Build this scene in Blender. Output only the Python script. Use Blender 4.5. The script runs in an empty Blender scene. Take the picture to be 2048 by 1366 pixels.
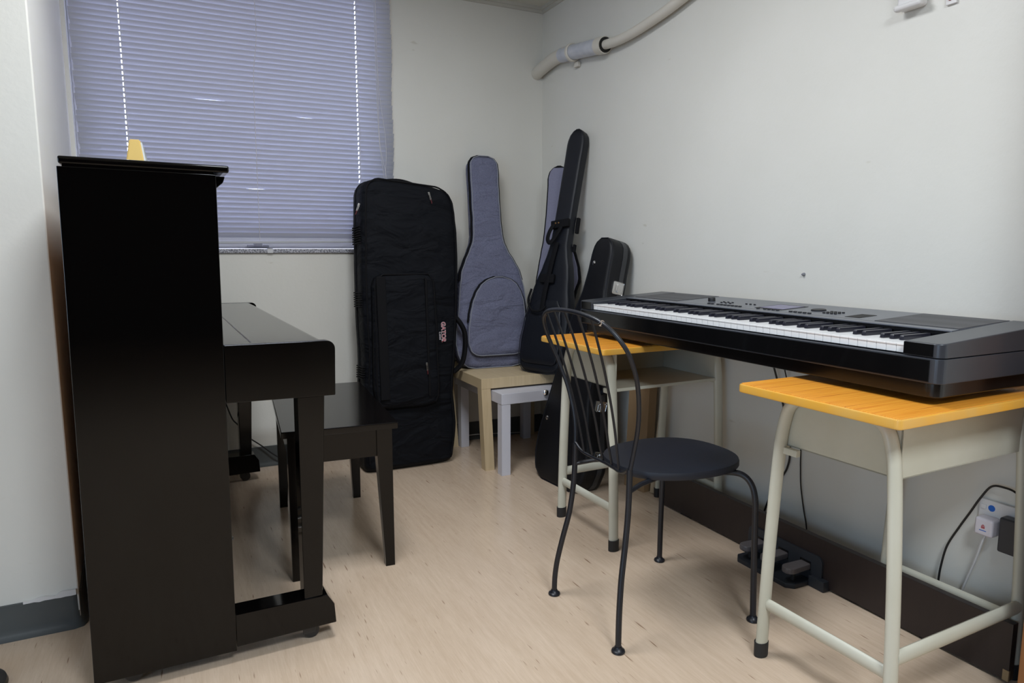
import bpy, bmesh, math, random
from mathutils import Vector, Matrix, Euler, noise
random.seed(4)
PI = math.pi
R = math.radians
S = bpy.context.scene
COL = S.collection

# ------------------------------------------------------------------ materials
def nodes_of(name):
    m = bpy.data.materials.new(name); m.use_nodes = True
    nt = m.node_tree
    return m, nt, nt.nodes, nt.links, nt.nodes['Principled BSDF']

def setp(b, **k):
    for n, v in k.items():
        b.inputs[n].default_value = v

def mat(name, col, rough=0.5, metal=0.0, spec=0.5, bump=None, var=None, coat=0.0, coords='Object'):
    """bump=(scale, strength, distance)  var=(scale, second colour, (stretch))"""
    m, nt, N, L, b = nodes_of(name)
    c = tuple(col) + (1,)
    setp(b, Roughness=rough, Metallic=metal)
    b.inputs['Base Color'].default_value = c
    b.inputs['Specular IOR Level'].default_value = spec
    if coat:
        b.inputs['Coat Weight'].default_value = coat
        b.inputs['Coat Roughness'].default_value = 0.06
    tc = N.new('ShaderNodeTexCoord')
    if var:
        mp = N.new('ShaderNodeMapping'); L.new(tc.outputs[coords], mp.inputs[0])
        mp.inputs['Scale'].default_value = var[2] if len(var) > 2 else (1, 1, 1)
        nz = N.new('ShaderNodeTexNoise'); nz.inputs['Scale'].default_value = var[0]; nz.inputs['Detail'].default_value = 5
        L.new(mp.outputs[0], nz.inputs['Vector'])
        rp = N.new('ShaderNodeValToRGB')
        rp.color_ramp.elements[0].position = 0.35; rp.color_ramp.elements[0].color = c
        rp.color_ramp.elements[1].position = 0.7; rp.color_ramp.elements[1].color = tuple(var[1]) + (1,)
        L.new(nz.outputs['Fac'], rp.inputs[0]); L.new(rp.outputs[0], b.inputs['Base Color'])
    if bump:
        n2 = N.new('ShaderNodeTexNoise'); n2.inputs['Scale'].default_value = bump[0]; n2.inputs['Detail'].default_value = 4
        L.new(tc.outputs[coords], n2.inputs['Vector'])
        bp = N.new('ShaderNodeBump'); bp.inputs['Strength'].default_value = bump[1]; bp.inputs['Distance'].default_value = bump[2]
        L.new(n2.outputs['Fac'], bp.inputs['Height']); L.new(bp.outputs[0], b.inputs['Normal'])
    return m

def fabric(name, col, scale, rough=0.9, col2=None, strength=0.5, wrinkle=0.0, spec=0.15):
    """woven cloth: crossed fine waves for colour and relief, with slow folds"""
    m, nt, N, L, b = nodes_of(name)
    setp(b, Roughness=rough); b.inputs['Specular IOR Level'].default_value = spec
    tc = N.new('ShaderNodeTexCoord')
    ws = []
    for d in ('X', 'Z'):
        w = N.new('ShaderNodeTexWave'); w.bands_direction = d; w.inputs['Scale'].default_value = scale
        w.inputs['Distortion'].default_value = 3.0; w.inputs['Detail'].default_value = 2; w.inputs['Detail Scale'].default_value = 2
        L.new(tc.outputs['Object'], w.inputs['Vector']); ws.append(w)
    mx = N.new('ShaderNodeMath'); mx.operation = 'ADD'
    L.new(ws[0].outputs['Fac'], mx.inputs[0]); L.new(ws[1].outputs['Fac'], mx.inputs[1])
    nz = N.new('ShaderNodeTexNoise'); nz.inputs['Scale'].default_value = scale * 1.7; nz.inputs['Detail'].default_value = 3
    L.new(tc.outputs['Object'], nz.inputs['Vector'])
    ad = N.new('ShaderNodeMath'); ad.operation = 'MULTIPLY_ADD'; ad.inputs[1].default_value = 0.35
    L.new(mx.outputs[0], ad.inputs[0]); L.new(nz.outputs['Fac'], ad.inputs[2])
    rp = N.new('ShaderNodeValToRGB')
    rp.color_ramp.elements[0].position = 0.4; rp.color_ramp.elements[0].color = tuple(col) + (1,)
    rp.color_ramp.elements[1].position = 1.1 if False else 1.0; rp.color_ramp.elements[1].color = tuple(col2 or [c * 1.6 for c in col]) + (1,)
    L.new(ad.outputs[0], rp.inputs[0]); L.new(rp.outputs[0], b.inputs['Base Color'])
    bp = N.new('ShaderNodeBump'); bp.inputs['Strength'].default_value = strength; bp.inputs['Distance'].default_value = 0.0006
    L.new(ad.outputs[0], bp.inputs['Height'])
    if wrinkle:
        wn = N.new('ShaderNodeTexNoise'); wn.inputs['Scale'].default_value = 7.0; wn.inputs['Detail'].default_value = 3; wn.inputs['Distortion'].default_value = 0.6
        mp = N.new('ShaderNodeMapping'); mp.inputs['Scale'].default_value = (0.8, 1, 1.6); mp.inputs['Rotation'].default_value = (0, 0.5, 0)
        L.new(tc.outputs['Object'], mp.inputs[0]); L.new(mp.outputs[0], wn.inputs['Vector'])
        b2 = N.new('ShaderNodeBump'); b2.inputs['Strength'].default_value = wrinkle; b2.inputs['Distance'].default_value = 0.03
        L.new(wn.outputs['Fac'], b2.inputs['Height']); L.new(bp.outputs[0], b2.inputs['Normal']); L.new(b2.outputs[0], b.inputs['Normal'])
    else:
        L.new(bp.outputs[0], b.inputs['Normal'])
    return m

def floor_material():
    m, nt, N, L, b = nodes_of('wood_grain_vinyl')
    tc = N.new('ShaderNodeTexCoord')
    def nz(scale, vec, detail=4):
        mp = N.new('ShaderNodeMapping'); mp.inputs['Scale'].default_value = vec
        mp.inputs['Rotation'].default_value = (0, 0, R(2))
        L.new(tc.outputs['Object'], mp.inputs[0])
        n = N.new('ShaderNodeTexNoise'); n.inputs['Scale'].default_value = scale; n.inputs['Detail'].default_value = detail
        L.new(mp.outputs[0], n.inputs['Vector']); return n
    g = nz(1.0, (70, 5, 1)); big = nz(1.0, (5, 0.9, 1), 3); fine = nz(1.0, (260, 22, 1), 2); dash = nz(1.0, (130, 11, 1), 1)
    r1 = N.new('ShaderNodeValToRGB')
    r1.color_ramp.elements[0].position = 0.3; r1.color_ramp.elements[0].color = (0.53, 0.395, 0.280, 1)
    r1.color_ramp.elements[1].position = 0.72; r1.color_ramp.elements[1].color = (0.68, 0.535, 0.405, 1)
    mix = N.new('ShaderNodeMath'); mix.operation = 'MULTIPLY_ADD'; mix.inputs[1].default_value = 0.45
    L.new(g.outputs['Fac'], mix.inputs[0])
    m2 = N.new('ShaderNodeMath'); m2.operation = 'MULTIPLY_ADD'; m2.inputs[1].default_value = 0.3
    L.new(fine.outputs['Fac'], m2.inputs[0])
    m3 = N.new('ShaderNodeMath'); m3.operation = 'MULTIPLY'; m3.inputs[1].default_value = 0.3
    L.new(big.outputs['Fac'], m3.inputs[0]); L.new(m3.outputs[0], m2.inputs[2]); L.new(m2.outputs[0], mix.inputs[2])
    L.new(mix.outputs[0], r1.inputs[0])
    rd = N.new('ShaderNodeValToRGB')
    rd.color_ramp.elements[0].position = 0.70; rd.color_ramp.elements[0].color = (1, 1, 1, 1)
    rd.color_ramp.elements[1].position = 0.80; rd.color_ramp.elements[1].color = (0.42, 0.33, 0.27, 1)
    L.new(dash.outputs['Fac'], rd.inputs[0])
    mu = N.new('ShaderNodeMix'); mu.data_type = 'RGBA'; mu.blend_type = 'MULTIPLY'; mu.inputs['Factor'].default_value = 1
    L.new(r1.outputs[0], mu.inputs['A']); L.new(rd.outputs[0], mu.inputs['B']); L.new(mu.outputs['Result'], b.inputs['Base Color'])
    setp(b, Roughness=0.21); b.inputs['Specular IOR Level'].default_value = 0.5
    wv = N.new('ShaderNodeTexNoise'); wv.inputs['Scale'].default_value = 6; L.new(tc.outputs['Object'], wv.inputs['Vector'])
    bp = N.new('ShaderNodeBump'); bp.inputs['Strength'].default_value = 0.10; bp.inputs['Distance'].default_value = 0.02
    L.new(wv.outputs['Fac'], bp.inputs['Height']); L.new(bp.outputs[0], b.inputs['Normal'])
    return m

def wall_material(name, base, second):
    m, nt, N, L, b = nodes_of(name)
    tc = N.new('ShaderNodeTexCoord')
    n = N.new('ShaderNodeTexNoise'); n.inputs['Scale'].default_value = 1.6; n.inputs['Detail'].default_value = 6
    L.new(tc.outputs['Object'], n.inputs['Vector'])
    r = N.new('ShaderNodeValToRGB')
    r.color_ramp.elements[0].position = 0.3; r.color_ramp.elements[0].color = tuple(base) + (1,)
    r.color_ramp.elements[1].position = 0.75; r.color_ramp.elements[1].color = tuple(second) + (1,)
    L.new(n.outputs['Fac'], r.inputs[0])
    # small scuffs
    sc = N.new('ShaderNodeTexNoise'); sc.inputs['Scale'].default_value = 1.0; sc.inputs['Detail'].default_value = 2
    mp = N.new('ShaderNodeMapping'); mp.inputs['Scale'].default_value = (9, 9, 26); L.new(tc.outputs['Object'], mp.inputs[0]); L.new(mp.outputs[0], sc.inputs['Vector'])
    rs = N.new('ShaderNodeValToRGB')
    rs.color_ramp.elements[0].position = 0.745; rs.color_ramp.elements[0].color = (1, 1, 1, 1)
    rs.color_ramp.elements[1].position = 0.79; rs.color_ramp.elements[1].color = (0.86, 0.84, 0.80, 1)
    L.new(sc.outputs['Fac'], rs.inputs[0])
    mu = N.new('ShaderNodeMix'); mu.data_type = 'RGBA'; mu.blend_type = 'MULTIPLY'; mu.inputs['Factor'].default_value = 1
    L.new(r.outputs[0], mu.inputs['A']); L.new(rs.outputs[0], mu.inputs['B']); L.new(mu.outputs['Result'], b.inputs['Base Color'])
    setp(b, Roughness=0.42); b.inputs['Specular IOR Level'].default_value = 0.35
    n2 = N.new('ShaderNodeTexNoise'); n2.inputs['Scale'].default_value = 55; n2.inputs['Detail'].default_value = 3
    L.new(tc.outputs['Object'], n2.inputs['Vector'])
    bp = N.new('ShaderNodeBump'); bp.inputs['Strength'].default_value = 0.12; bp.inputs['Distance'].default_value = 0.004
    L.new(n2.outputs['Fac'], bp.inputs['Height']); L.new(bp.outputs[0], b.inputs['Normal'])
    return m

def laminate_material():
    """orange wood-print laminate, grain along the desk's long axis (x)"""
    m, nt, N, L, b = nodes_of('orange_wood_laminate')
    tc = N.new('ShaderNodeTexCoord')
    def nz(vec, detail):
        mp = N.new('ShaderNodeMapping'); mp.inputs['Scale'].default_value = vec; L.new(tc.outputs['Object'], mp.inputs[0])
        n = N.new('ShaderNodeTexNoise'); n.inputs['Scale'].default_value = 1; n.inputs['Detail'].default_value = detail; n.inputs['Distortion'].default_value = 0.0
        L.new(mp.outputs[0], n.inputs['Vector']); return n
    a = nz((5, 300, 20), 2); c = nz((1.0, 75, 5), 0)
    r1 = N.new('ShaderNodeValToRGB')
    r1.color_ramp.elements[0].position = 0.28; r1.color_ramp.elements[0].color = (0.66, 0.225, 0.020, 1)
    r1.color_ramp.elements[1].position = 0.68; r1.color_ramp.elements[1].color = (0.86, 0.385, 0.045, 1)
    L.new(a.outputs['Fac'], r1.inputs[0])
    r2 = N.new('ShaderNodeValToRGB')
    e = r2.color_ramp.elements
    e[0].position = 0.655; e[0].color = (1, 1, 1, 1); e[1].position = 0.685; e[1].color = (0.50, 0.26, 0.20, 1)
    x = e.new(0.715); x.color = (1, 1, 1, 1)
    L.new(c.outputs['Fac'], r2.inputs[0])
    mu = N.new('ShaderNodeMix'); mu.data_type = 'RGBA'; mu.blend_type = 'MULTIPLY'; mu.inputs['Factor'].default_value = 0.85
    L.new(r1.outputs[0], mu.inputs['A']); L.new(r2.outputs[0], mu.inputs['B']); L.new(mu.outputs['Result'], b.inputs['Base Color'])
    setp(b, Roughness=0.38)
    return m

def granite_material():
    m, nt, N, L, b = nodes_of('speckled_granite')
    tc = N.new('ShaderNodeTexCoord'); v = N.new('ShaderNodeTexNoise'); v.inputs['Scale'].default_value = 190; v.inputs['Detail'].default_value = 2
    L.new(tc.outputs['Object'], v.inputs['Vector'])
    r = N.new('ShaderNodeValToRGB'); r.color_ramp.elements[0].position = 0.4; r.color_ramp.elements[0].color = (0.10, 0.10, 0.12, 1)
    r.color_ramp.elements[1].position = 0.6; r.color_ramp.elements[1].color = (0.5, 0.5, 0.55, 1)
    L.new(v.outputs['Fac'], r.inputs[0]); L.new(r.outputs[0], b.inputs['Base Color']); setp(b, Roughness=0.4)
    return m

def grille_material():
    m, nt, N, L, b = nodes_of('perforated_black_grille')
    tc = N.new('ShaderNodeTexCoord'); v = N.new('ShaderNodeTexVoronoi'); v.inputs['Scale'].default_value = 230; v.inputs['Randomness'].default_value = 0.0
    L.new(tc.outputs['Object'], v.inputs['Vector'])
    r = N.new('ShaderNodeValToRGB'); r.color_ramp.elements[0].position = 0.30; r.color_ramp.elements[0].color = (0.004, 0.004, 0.005, 1)
    r.color_ramp.elements[1].position = 0.42; r.color_ramp.elements[1].color = (0.05, 0.05, 0.056, 1)
    L.new(v.outputs['Distance'], r.inputs[0]); L.new(r.outputs[0], b.inputs['Base Color']); setp(b, Roughness=0.5)
    return m

def slat_material():
    m, nt, N, L, b = nodes_of('grey_blind_slat')
    setp(b, Roughness=0.45); b.inputs['Base Color'].default_value = (0.44, 0.445, 0.48, 1)
    tr = N.new('ShaderNodeBsdfTranslucent'); tr.inputs['Color'].default_value = (0.50, 0.50, 0.66, 1)
    mx = N.new('ShaderNodeMixShader'); mx.inputs[0].default_value = 0.05
    L.new(b.outputs[0], mx.inputs[1]); L.new(tr.outputs[0], mx.inputs[2])
    L.new(mx.outputs[0], N['Material Output'].inputs['Surface'])
    return m

def glass_material():
    m, nt, N, L, b = nodes_of('window_glass')
    t = N.new('ShaderNodeBsdfTransparent'); g = N.new('ShaderNodeBsdfGlossy'); g.inputs['Roughness'].default_value = 0.02
    f = N.new('ShaderNodeFresnel'); f.inputs['IOR'].default_value = 1.45
    mx = N.new('ShaderNodeMixShader'); L.new(f.outputs[0], mx.inputs[0]); L.new(t.outputs[0], mx.inputs[1]); L.new(g.outputs[0], mx.inputs[2])
    L.new(mx.outputs[0], N['Material Output'].inputs['Surface'])
    return m

M = {}
M['wall'] = wall_material('cream_wall_paint', (0.690, 0.674, 0.618), (0.745, 0.728, 0.672))
M['backwall'] = mat('dark_unseen_wall', (0.06, 0.055, 0.05), 0.9)  # unseen wall, darkened so the piano lacquer reflects black; no curtain modelled
M['ceiling'] = mat('ceiling_board', (0.62, 0.60, 0.53), 0.9, bump=(120, .2, .002))
M['ctrim'] = mat('ceiling_edge_paint', (0.55, 0.53, 0.47), 0.5)
M['floor'] = floor_material()
M['base'] = mat('grey_vinyl_baseboard', (0.072, 0.080, 0.082), 0.38, var=(6, (0.092, 0.100, 0.100)))
M['granite'] = granite_material()
M['alu'] = mat('white_window_frame', (0.72, 0.72, 0.76), 0.35)
M['glass'] = glass_material()
M['slat'] = slat_material()
M['cord'] = mat('pale_blind_cord', (0.62, 0.60, 0.60), 0.7)
M['lacquer'] = mat('black_piano_lacquer', (0.0016, 0.0013, 0.0013), 0.07, spec=0.34)
M['benchlac'] = mat('black_bench_lacquer', (0.0030, 0.0022, 0.0020), 0.14, spec=0.36)
M['pinewood'] = mat('bare_spruce_back', (0.33, 0.15, 0.055), 0.6, var=(3, (0.40, 0.19, 0.07), (12, 12, 1)))
M['pewter'] = mat('dull_metal', (0.34, 0.32, 0.30), 0.3, metal=1.0)
M['chrome'] = mat('bright_metal', (0.72, 0.71, 0.70), 0.18, metal=1.0)
M['zipmetal'] = mat('dull_silver_zip', (0.30, 0.29, 0.275), 0.35, metal=1.0)
M['rubber'] = mat('black_rubber', (0.014, 0.014, 0.015), 0.6)
M['castor'] = mat('black_castor', (0.02, 0.019, 0.018), 0.35)
M['bagcloth'] = fabric('black_nylon', (0.0030, 0.0034, 0.0052), 420, rough=0.66, col2=(0.0050, 0.0060, 0.0090), wrinkle=1.0, spec=.14)
M['bagweb'] = fabric('black_webbing', (0.004, 0.004, 0.005), 300, rough=0.75)
M['greycloth'] = fabric('grey_woven_polyester', (0.062, 0.066, 0.108), 120, rough=0.92, col2=(0.175, 0.182, 0.262), wrinkle=1.0)
M['greypipe'] = mat('pale_grey_piping', (0.22, 0.23, 0.27), 0.6)
M['leatherette'] = mat('black_leatherette', (0.0062, 0.0075, 0.0120), 0.45, bump=(420, .25, .0006), spec=0.35)
M['tolex'] = mat('black_textured_case', (0.0045, 0.0048, 0.0065), 0.48, bump=(600, .3, .0006), spec=0.3)
M['valance'] = mat('dark_grey_case_rim', (0.030, 0.031, 0.034), 0.4)
M['lilac'] = fabric('lilac_grey_lining', (0.165, 0.165, 0.235), 200, rough=0.95, col2=(0.235, 0.235, 0.32))
M['red'] = mat('red_pull_cord', (0.085, 0.006, 0.010), 0.6)
M['logored'] = mat('red_embroidery', (0.40, 0.035, 0.05), 0.7)
M['logowhite'] = mat('white_embroidery', (0.62, 0.58, 0.62), 0.7)
M['birch'] = mat('birch_effect_foil', (0.54, 0.42, 0.255), 0.5, var=(2.2, (0.60, 0.475, 0.30), (40, 3, 3)))
M['whitetable'] = mat('white_foil', (0.60, 0.60, 0.66), 0.4)
M['laminate'] = laminate_material()
M['edging'] = mat('amber_plastic_edge', (0.76, 0.38, 0.045), 0.35, var=(14, (0.70, 0.40, 0.09)))
M['cream'] = mat('cream_enamel_steel', (0.56, 0.545, 0.455), 0.36, var=(5, (0.50, 0.48, 0.38)))
M['chairmetal'] = mat('blue_black_powder_coat', (0.0080, 0.0090, 0.0135), 0.38, bump=(700, .12, .0004))
M['chairseat'] = mat('blue_black_seat', (0.0060, 0.0085, 0.0160), 0.55, bump=(900, .15, .0004))
M['kbplastic'] = mat('black_grained_plastic', (0.030, 0.033, 0.041), 0.30, bump=(900, .18, .0003))
M['kbpanel'] = mat('charcoal_panel', (0.085, 0.092, 0.112), 0.28)
M['kbgloss'] = mat('gloss_black_plastic', (0.004, 0.004, 0.0045), 0.08)
M['kbbase'] = mat('dark_brown_base', (0.006, 0.005, 0.005), 0.2)
M['grille'] = grille_material()
M['ivory'] = mat('white_key_plastic', (0.80, 0.80, 0.80), 0.25)
M['ebony'] = mat('black_key_plastic', (0.014, 0.014, 0.022), 0.30)
M['button'] = mat('dark_button', (0.008, 0.008, 0.010), 0.5)
M['lcd'] = mat('lilac_display', (0.115, 0.105, 0.215), 0.25)
M['felt'] = mat('dark_felt', (0.01, 0.008, 0.008), 0.9)
M['rosewood'] = mat('dark_brown_board', (0.0190, 0.0125, 0.0120), 0.42, var=(2, (0.023, 0.015, 0.014), (3, 30, 3)))
M['rawedge'] = mat('chipped_chipboard', (0.30, 0.21, 0.11), 0.8)
M['pedalbox'] = mat('charcoal_pedal_unit', (0.022, 0.0255, 0.032), 0.45)
M['pedalgrey'] = mat('grey_pedal', (0.125, 0.112, 0.115), 0.4)
M['pipe'] = mat('cream_painted_pipe', (0.66, 0.62, 0.545), 0.4)
M['pipeworn'] = mat('pale_worn_pipe', (0.60, 0.61, 0.65), 0.45, var=(18, (0.48, 0.50, 0.56)))
M['darkhole'] = mat('dark_opening', (0.008, 0.007, 0.006), 0.7)
M['plasticwhite'] = mat('white_plastic', (0.70, 0.68, 0.67), 0.35)
M['plugwhite'] = mat('lilac_white_plug', (0.66, 0.62, 0.66), 0.35)
M['cablewhite'] = mat('white_cable', (0.62, 0.61, 0.60), 0.4)
M['cableblack'] = mat('black_cable', (0.008, 0.008, 0.009), 0.4)
M['plug'] = mat('grey_plug', (0.20, 0.20, 0.22), 0.5)
M['blue'] = mat('blue_sticker', (0.010, 0.12, 0.50), 0.5)
M['redsticker'] = mat('red_print', (0.42, 0.10, 0.11), 0.5)
M['reddot'] = mat('red_button', (0.35, 0.012, 0.02), 0.4)
M['brownwood'] = mat('varnished_brown_wood', (0.24, 0.095, 0.030), 0.4, var=(3, (0.29, 0.120, 0.040), (10, 10, 1)))
M['card'] = mat('brown_cardboard', (0.285, 0.180, 0.090), 0.8, var=(4, (0.31, 0.20, 0.105)))
M['palewood'] = mat('pale_raw_wood', (0.42, 0.33, 0.22), 0.7)
M['yellow'] = mat('yellow_plastic', (0.66, 0.47, 0.15), 0.35)
M['silverplate'] = mat('pale_metronome_plate', (0.62, 0.66, 0.68), 0.3)
M['clearstrip'] = mat('clear_tape', (0.60, 0.60, 0.62), 0.3)

# ------------------------------------------------------------------ mesh builder
def catmull(pts, k=6, closed=False):
    P = [Vector(p) for p in pts]; n = len(P); out = []
    rng = range(n if closed else n - 1)
    for i in rng:
        p0 = P[(i - 1) % n] if closed or i > 0 else P[0] * 2 - P[1]
        p1 = P[i]; p2 = P[(i + 1) % n]
        p3 = P[(i + 2) % n] if closed or i + 2 < n else P[-1] * 2 - P[-2]
        for j in range(k):
            t = j / k
            out.append(0.5 * ((2 * p1) + (p2 - p0) * t + (2 * p0 - 5 * p1 + 4 * p2 - p3) * t * t + (3 * p1 - p0 - 3 * p2 + p3) * t ** 3))
    if not closed: out.append(P[-1].copy())
    return out

class MB:
    def __init__(s): s.bm = bmesh.new(); s.wn = False
    def _xf(s, vs, mtx):
        if mtx is not None: bmesh.ops.transform(s.bm, matrix=mtx, verts=vs)
    def box(s, x0, x1, y0, y1, z0, z1, bev=0.0, seg=2, mtx=None):
        r = bmesh.ops.create_cube(s.bm, size=1.0)
        vs = r['verts']
        bmesh.ops.scale(s.bm, vec=(abs(x1 - x0), abs(y1 - y0), abs(z1 - z0)), verts=vs)
        bmesh.ops.translate(s.bm, vec=((x0 + x1) / 2, (y0 + y1) / 2, (z0 + z1) / 2), verts=vs)
        if bev > 0:
            s.wn = True
            es = list({e for v in vs for e in v.link_edges})
            rr = bmesh.ops.bevel(s.bm, geom=es, offset=bev, segments=seg, affect='EDGES', profile=0.5)
            vs = list({v for f in rr['faces'] for v in f.verts} | {v for v in vs if v.is_valid})
        s._xf(vs, mtx); return s
    def tube(s, pts, r, n=10, closed=False, ell=None, cap=True):
        """ell=(axis, k): radius multiplied by k along the given world axis"""
        P = [Vector(p) for p in pts]; m = len(P)
        rs = r if isinstance(r, (list, tuple)) else [r] * m
        T = []
        for i in range(m):
            a = P[(i + 1) % m] if closed or i + 1 < m else P[i]
            b = P[i - 1] if closed or i > 0 else P[i]
            T.append((a - b).normalized())
        up = Vector((0, 0, 1)) if abs(T[0].z) < 0.9 else Vector((1, 0, 0))
        if ell: up = Vector(ell[0])
        nrm = (up - T[0] * up.dot(T[0])).normalized()
        rings = []
        for i in range(m):
            if i:
                q = T[i - 1].rotation_difference(T[i]); nrm = (q @ nrm)
                nrm = (nrm - T[i] * nrm.dot(T[i])).normalized()
            if ell:
                uu = Vector(ell[0]); nrm = (uu - T[i] * uu.dot(T[i])).normalized()
            bn = T[i].cross(nrm); k = ell[1] if ell else 1.0
            rings.append([s.bm.verts.new(P[i] + nrm * (rs[i] * k * math.cos(2 * PI * j / n)) + bn * (rs[i] * math.sin(2 * PI * j / n))) for j in range(n)])
        for i in range(m if closed else m - 1):
            A, B = rings[i], rings[(i + 1) % m]
            for j in range(n): s.bm.faces.new((A[j], A[(j + 1) % n], B[(j + 1) % n], B[j]))
        if cap and not closed:
            s.bm.faces.new(list(reversed(rings[0]))); s.bm.faces.new(rings[-1])
        return s
    def rings(s, RR, cap=True):
        V = [[s.bm.verts.new(p) for p in ring] for ring in RR]; n = len(V[0])
        for A, B in zip(V, V[1:]):
            for j in range(n): s.bm.faces.new((A[j], A[(j + 1) % n], B[(j + 1) % n], B[j]))
        if cap:
            s.bm.faces.new(list(reversed(V[0]))); s.bm.faces.new(V[-1])
        return s
    def prism(s, poly, lo, hi, axis='y', bev=0.0, seg=2, mtx=None):
        """poly in the two other axes (x,z for 'y'; x,y for 'z'; y,z for 'x') pushed along axis"""
        def P(a, b, t): return {'y': (a, t, b), 'z': (a, b, t), 'x': (t, a, b)}[axis]
        A = [s.bm.verts.new(P(a, b, lo)) for a, b in poly]; B = [s.bm.verts.new(P(a, b, hi)) for a, b in poly]
        n = len(A); fs = [s.bm.faces.new(A), s.bm.faces.new(list(reversed(B)))]
        for i in range(n): fs.append(s.bm.faces.new((A[i], B[i], B[(i + 1) % n], A[(i + 1) % n])))
        bmesh.ops.recalc_face_normals(s.bm, faces=fs)
        vs = A + B
        if bev > 0:
            s.wn = True
            es = list({e for f in fs for e in f.edges})
            rr = bmesh.ops.bevel(s.bm, geom=es, offset=bev, segments=seg, affect='EDGES', profile=0.5)
            vs = list({v for f in rr['faces'] for v in f.verts} | {v for v in vs if v.is_valid})
        s._xf(vs, mtx); return s
    def lathe(s, prof, n=24, c=(0, 0, 0), mtx=None):
        """prof: (radius, z) list, turned about z at c"""
        V = []
        for r, z in prof: V.append([s.bm.verts.new((c[0] + r * math.cos(2 * PI * j / n), c[1] + r * math.sin(2 * PI * j / n), c[2] + z)) for j in range(n)])
        for A, B in zip(V, V[1:]):
            for j in range(n): s.bm.faces.new((A[j], A[(j + 1) % n], B[(j + 1) % n], B[j]))
        s.bm.faces.new(list(reversed(V[0]))); s.bm.faces.new(V[-1])
        s._xf([v for r in V for v in r], mtx); return s
    def build(s, name, m, parent=None, smooth=True, angle=38):
        bmesh.ops.recalc_face_normals(s.bm, faces=s.bm.faces[:])
        me = bpy.data.meshes.new(name); s.bm.to_mesh(me); s.bm.free()
        if smooth:
            me.shade_smooth(); me.set_sharp_from_angle(angle=R(angle))
        o = bpy.data.objects.new(name, me); COL.objects.link(o)
        if m is not None: me.materials.append(m)
        if parent is not None: o.parent = parent
        if smooth and s.wn:
            w_ = o.modifiers.new('weighted', 'WEIGHTED_NORMAL'); w_.keep_sharp = True; w_.weight = 100
        return o

def tag(o, label=None, cat=None, group=None, kind=None):
    if label: o['label'] = label
    if cat: o['category'] = cat
    if group: o['group'] = group
    if kind: o['kind'] = kind
    return o

def thing(name, label, cat, loc=(0, 0, 0), rot=(0, 0, 0), group=None):
    o = bpy.data.objects.new(name, None); COL.objects.link(o)
    o.empty_display_size = 0.05; o.location = loc; o.rotation_euler = rot
    return tag(o, label, cat, group)

def struct(o, label=None):
    o['kind'] = 'structure'
    if label: o['label'] = label
    return o

def copy_tree(o, parent=None):
    c = o.copy(); COL.objects.link(c)
    if parent is not None: c.parent = parent
    for ch in list(o.children): copy_tree(ch, c)
    return c

def text_mesh(body, size, depth, name, m, parent, mtx, offset=0.0, shear=0.0):
    cu = bpy.data.curves.new(name + '_letters', 'FONT'); cu.body = body; cu.size = size; cu.extrude = depth; cu.offset = offset; cu.shear = shear
    cu.align_x = 'CENTER'; cu.align_y = 'CENTER'
    t = bpy.data.objects.new(name + '_letters', cu); COL.objects.link(t)
    dg = bpy.context.evaluated_depsgraph_get()
    me = bpy.data.meshes.new_from_object(t.evaluated_get(dg)); me.name = name
    bpy.data.objects.remove(t); bpy.data.curves.remove(cu)
    me.transform(mtx)
    me.materials.clear(); me.materials.append(m)
    o = bpy.data.objects.new(name, me); COL.objects.link(o); o.parent = parent
    return o

# ------------------------------------------------------------------ the room
XR = 1.90           # right wall
YB = 3.49           # window wall
ZC = 2.385          # ceiling
YN = -5.5           # wall behind the camera
XL = -2.6
struct(MB().box(XL - .1, XR + .6, YN - .1, YB + .3, -.08, 0).build('floor', M['floor'], smooth=False), 'beige wood-grain vinyl floor')
struct(MB().box(XL - .1, XR + .6, YN - .1, YB + .3, ZC, ZC + .08).build('ceiling', M['ceiling'], smooth=False), 'pale flat ceiling')
struct(MB().box(XR, XR + .12, YN, YB + .2, 0, ZC).build('wall_right', M['wall'], smooth=False), 'cream painted wall behind the keyboard')
# window wall with its opening
WX0, WX1, WZ0, WZ1 = -0.352, 1.015, 1.06, 2.34
w = MB()
w.box(-.5, WX0, YB, YB + .2, 0, ZC); w.box(WX1, XR, YB, YB + .2, 0, ZC)
w.box(WX0, WX1, YB, YB + .2, 0, WZ0); w.box(WX0, WX1, YB, YB + .2, WZ1, ZC)
struct(w.build('wall_back', M['wall'], smooth=False), 'cream painted window wall')
# wall / pier beside the piano (slightly out of square)
struct(MB().prism([(-.30, 2.182), (-.368, YB), (-.368, YB + .2), (XL, YB + .2), (XL, 2.182)], 0, ZC, 'z', bev=0.004).build('wall_left', M['wall'], smooth=False), 'cream painted pier beside the piano')
struct(MB().box(XL - .1, XL, YN, YB, 0, ZC).build('wall_far_left', M['wall'], smooth=False), 'cream side wall')
struct(MB().box(XL, XR, YN - .1, YN, 0, ZC).build('wall_front', M['backwall'], smooth=False), 'unseen wall opposite the window, kept dark for reflections')

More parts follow.
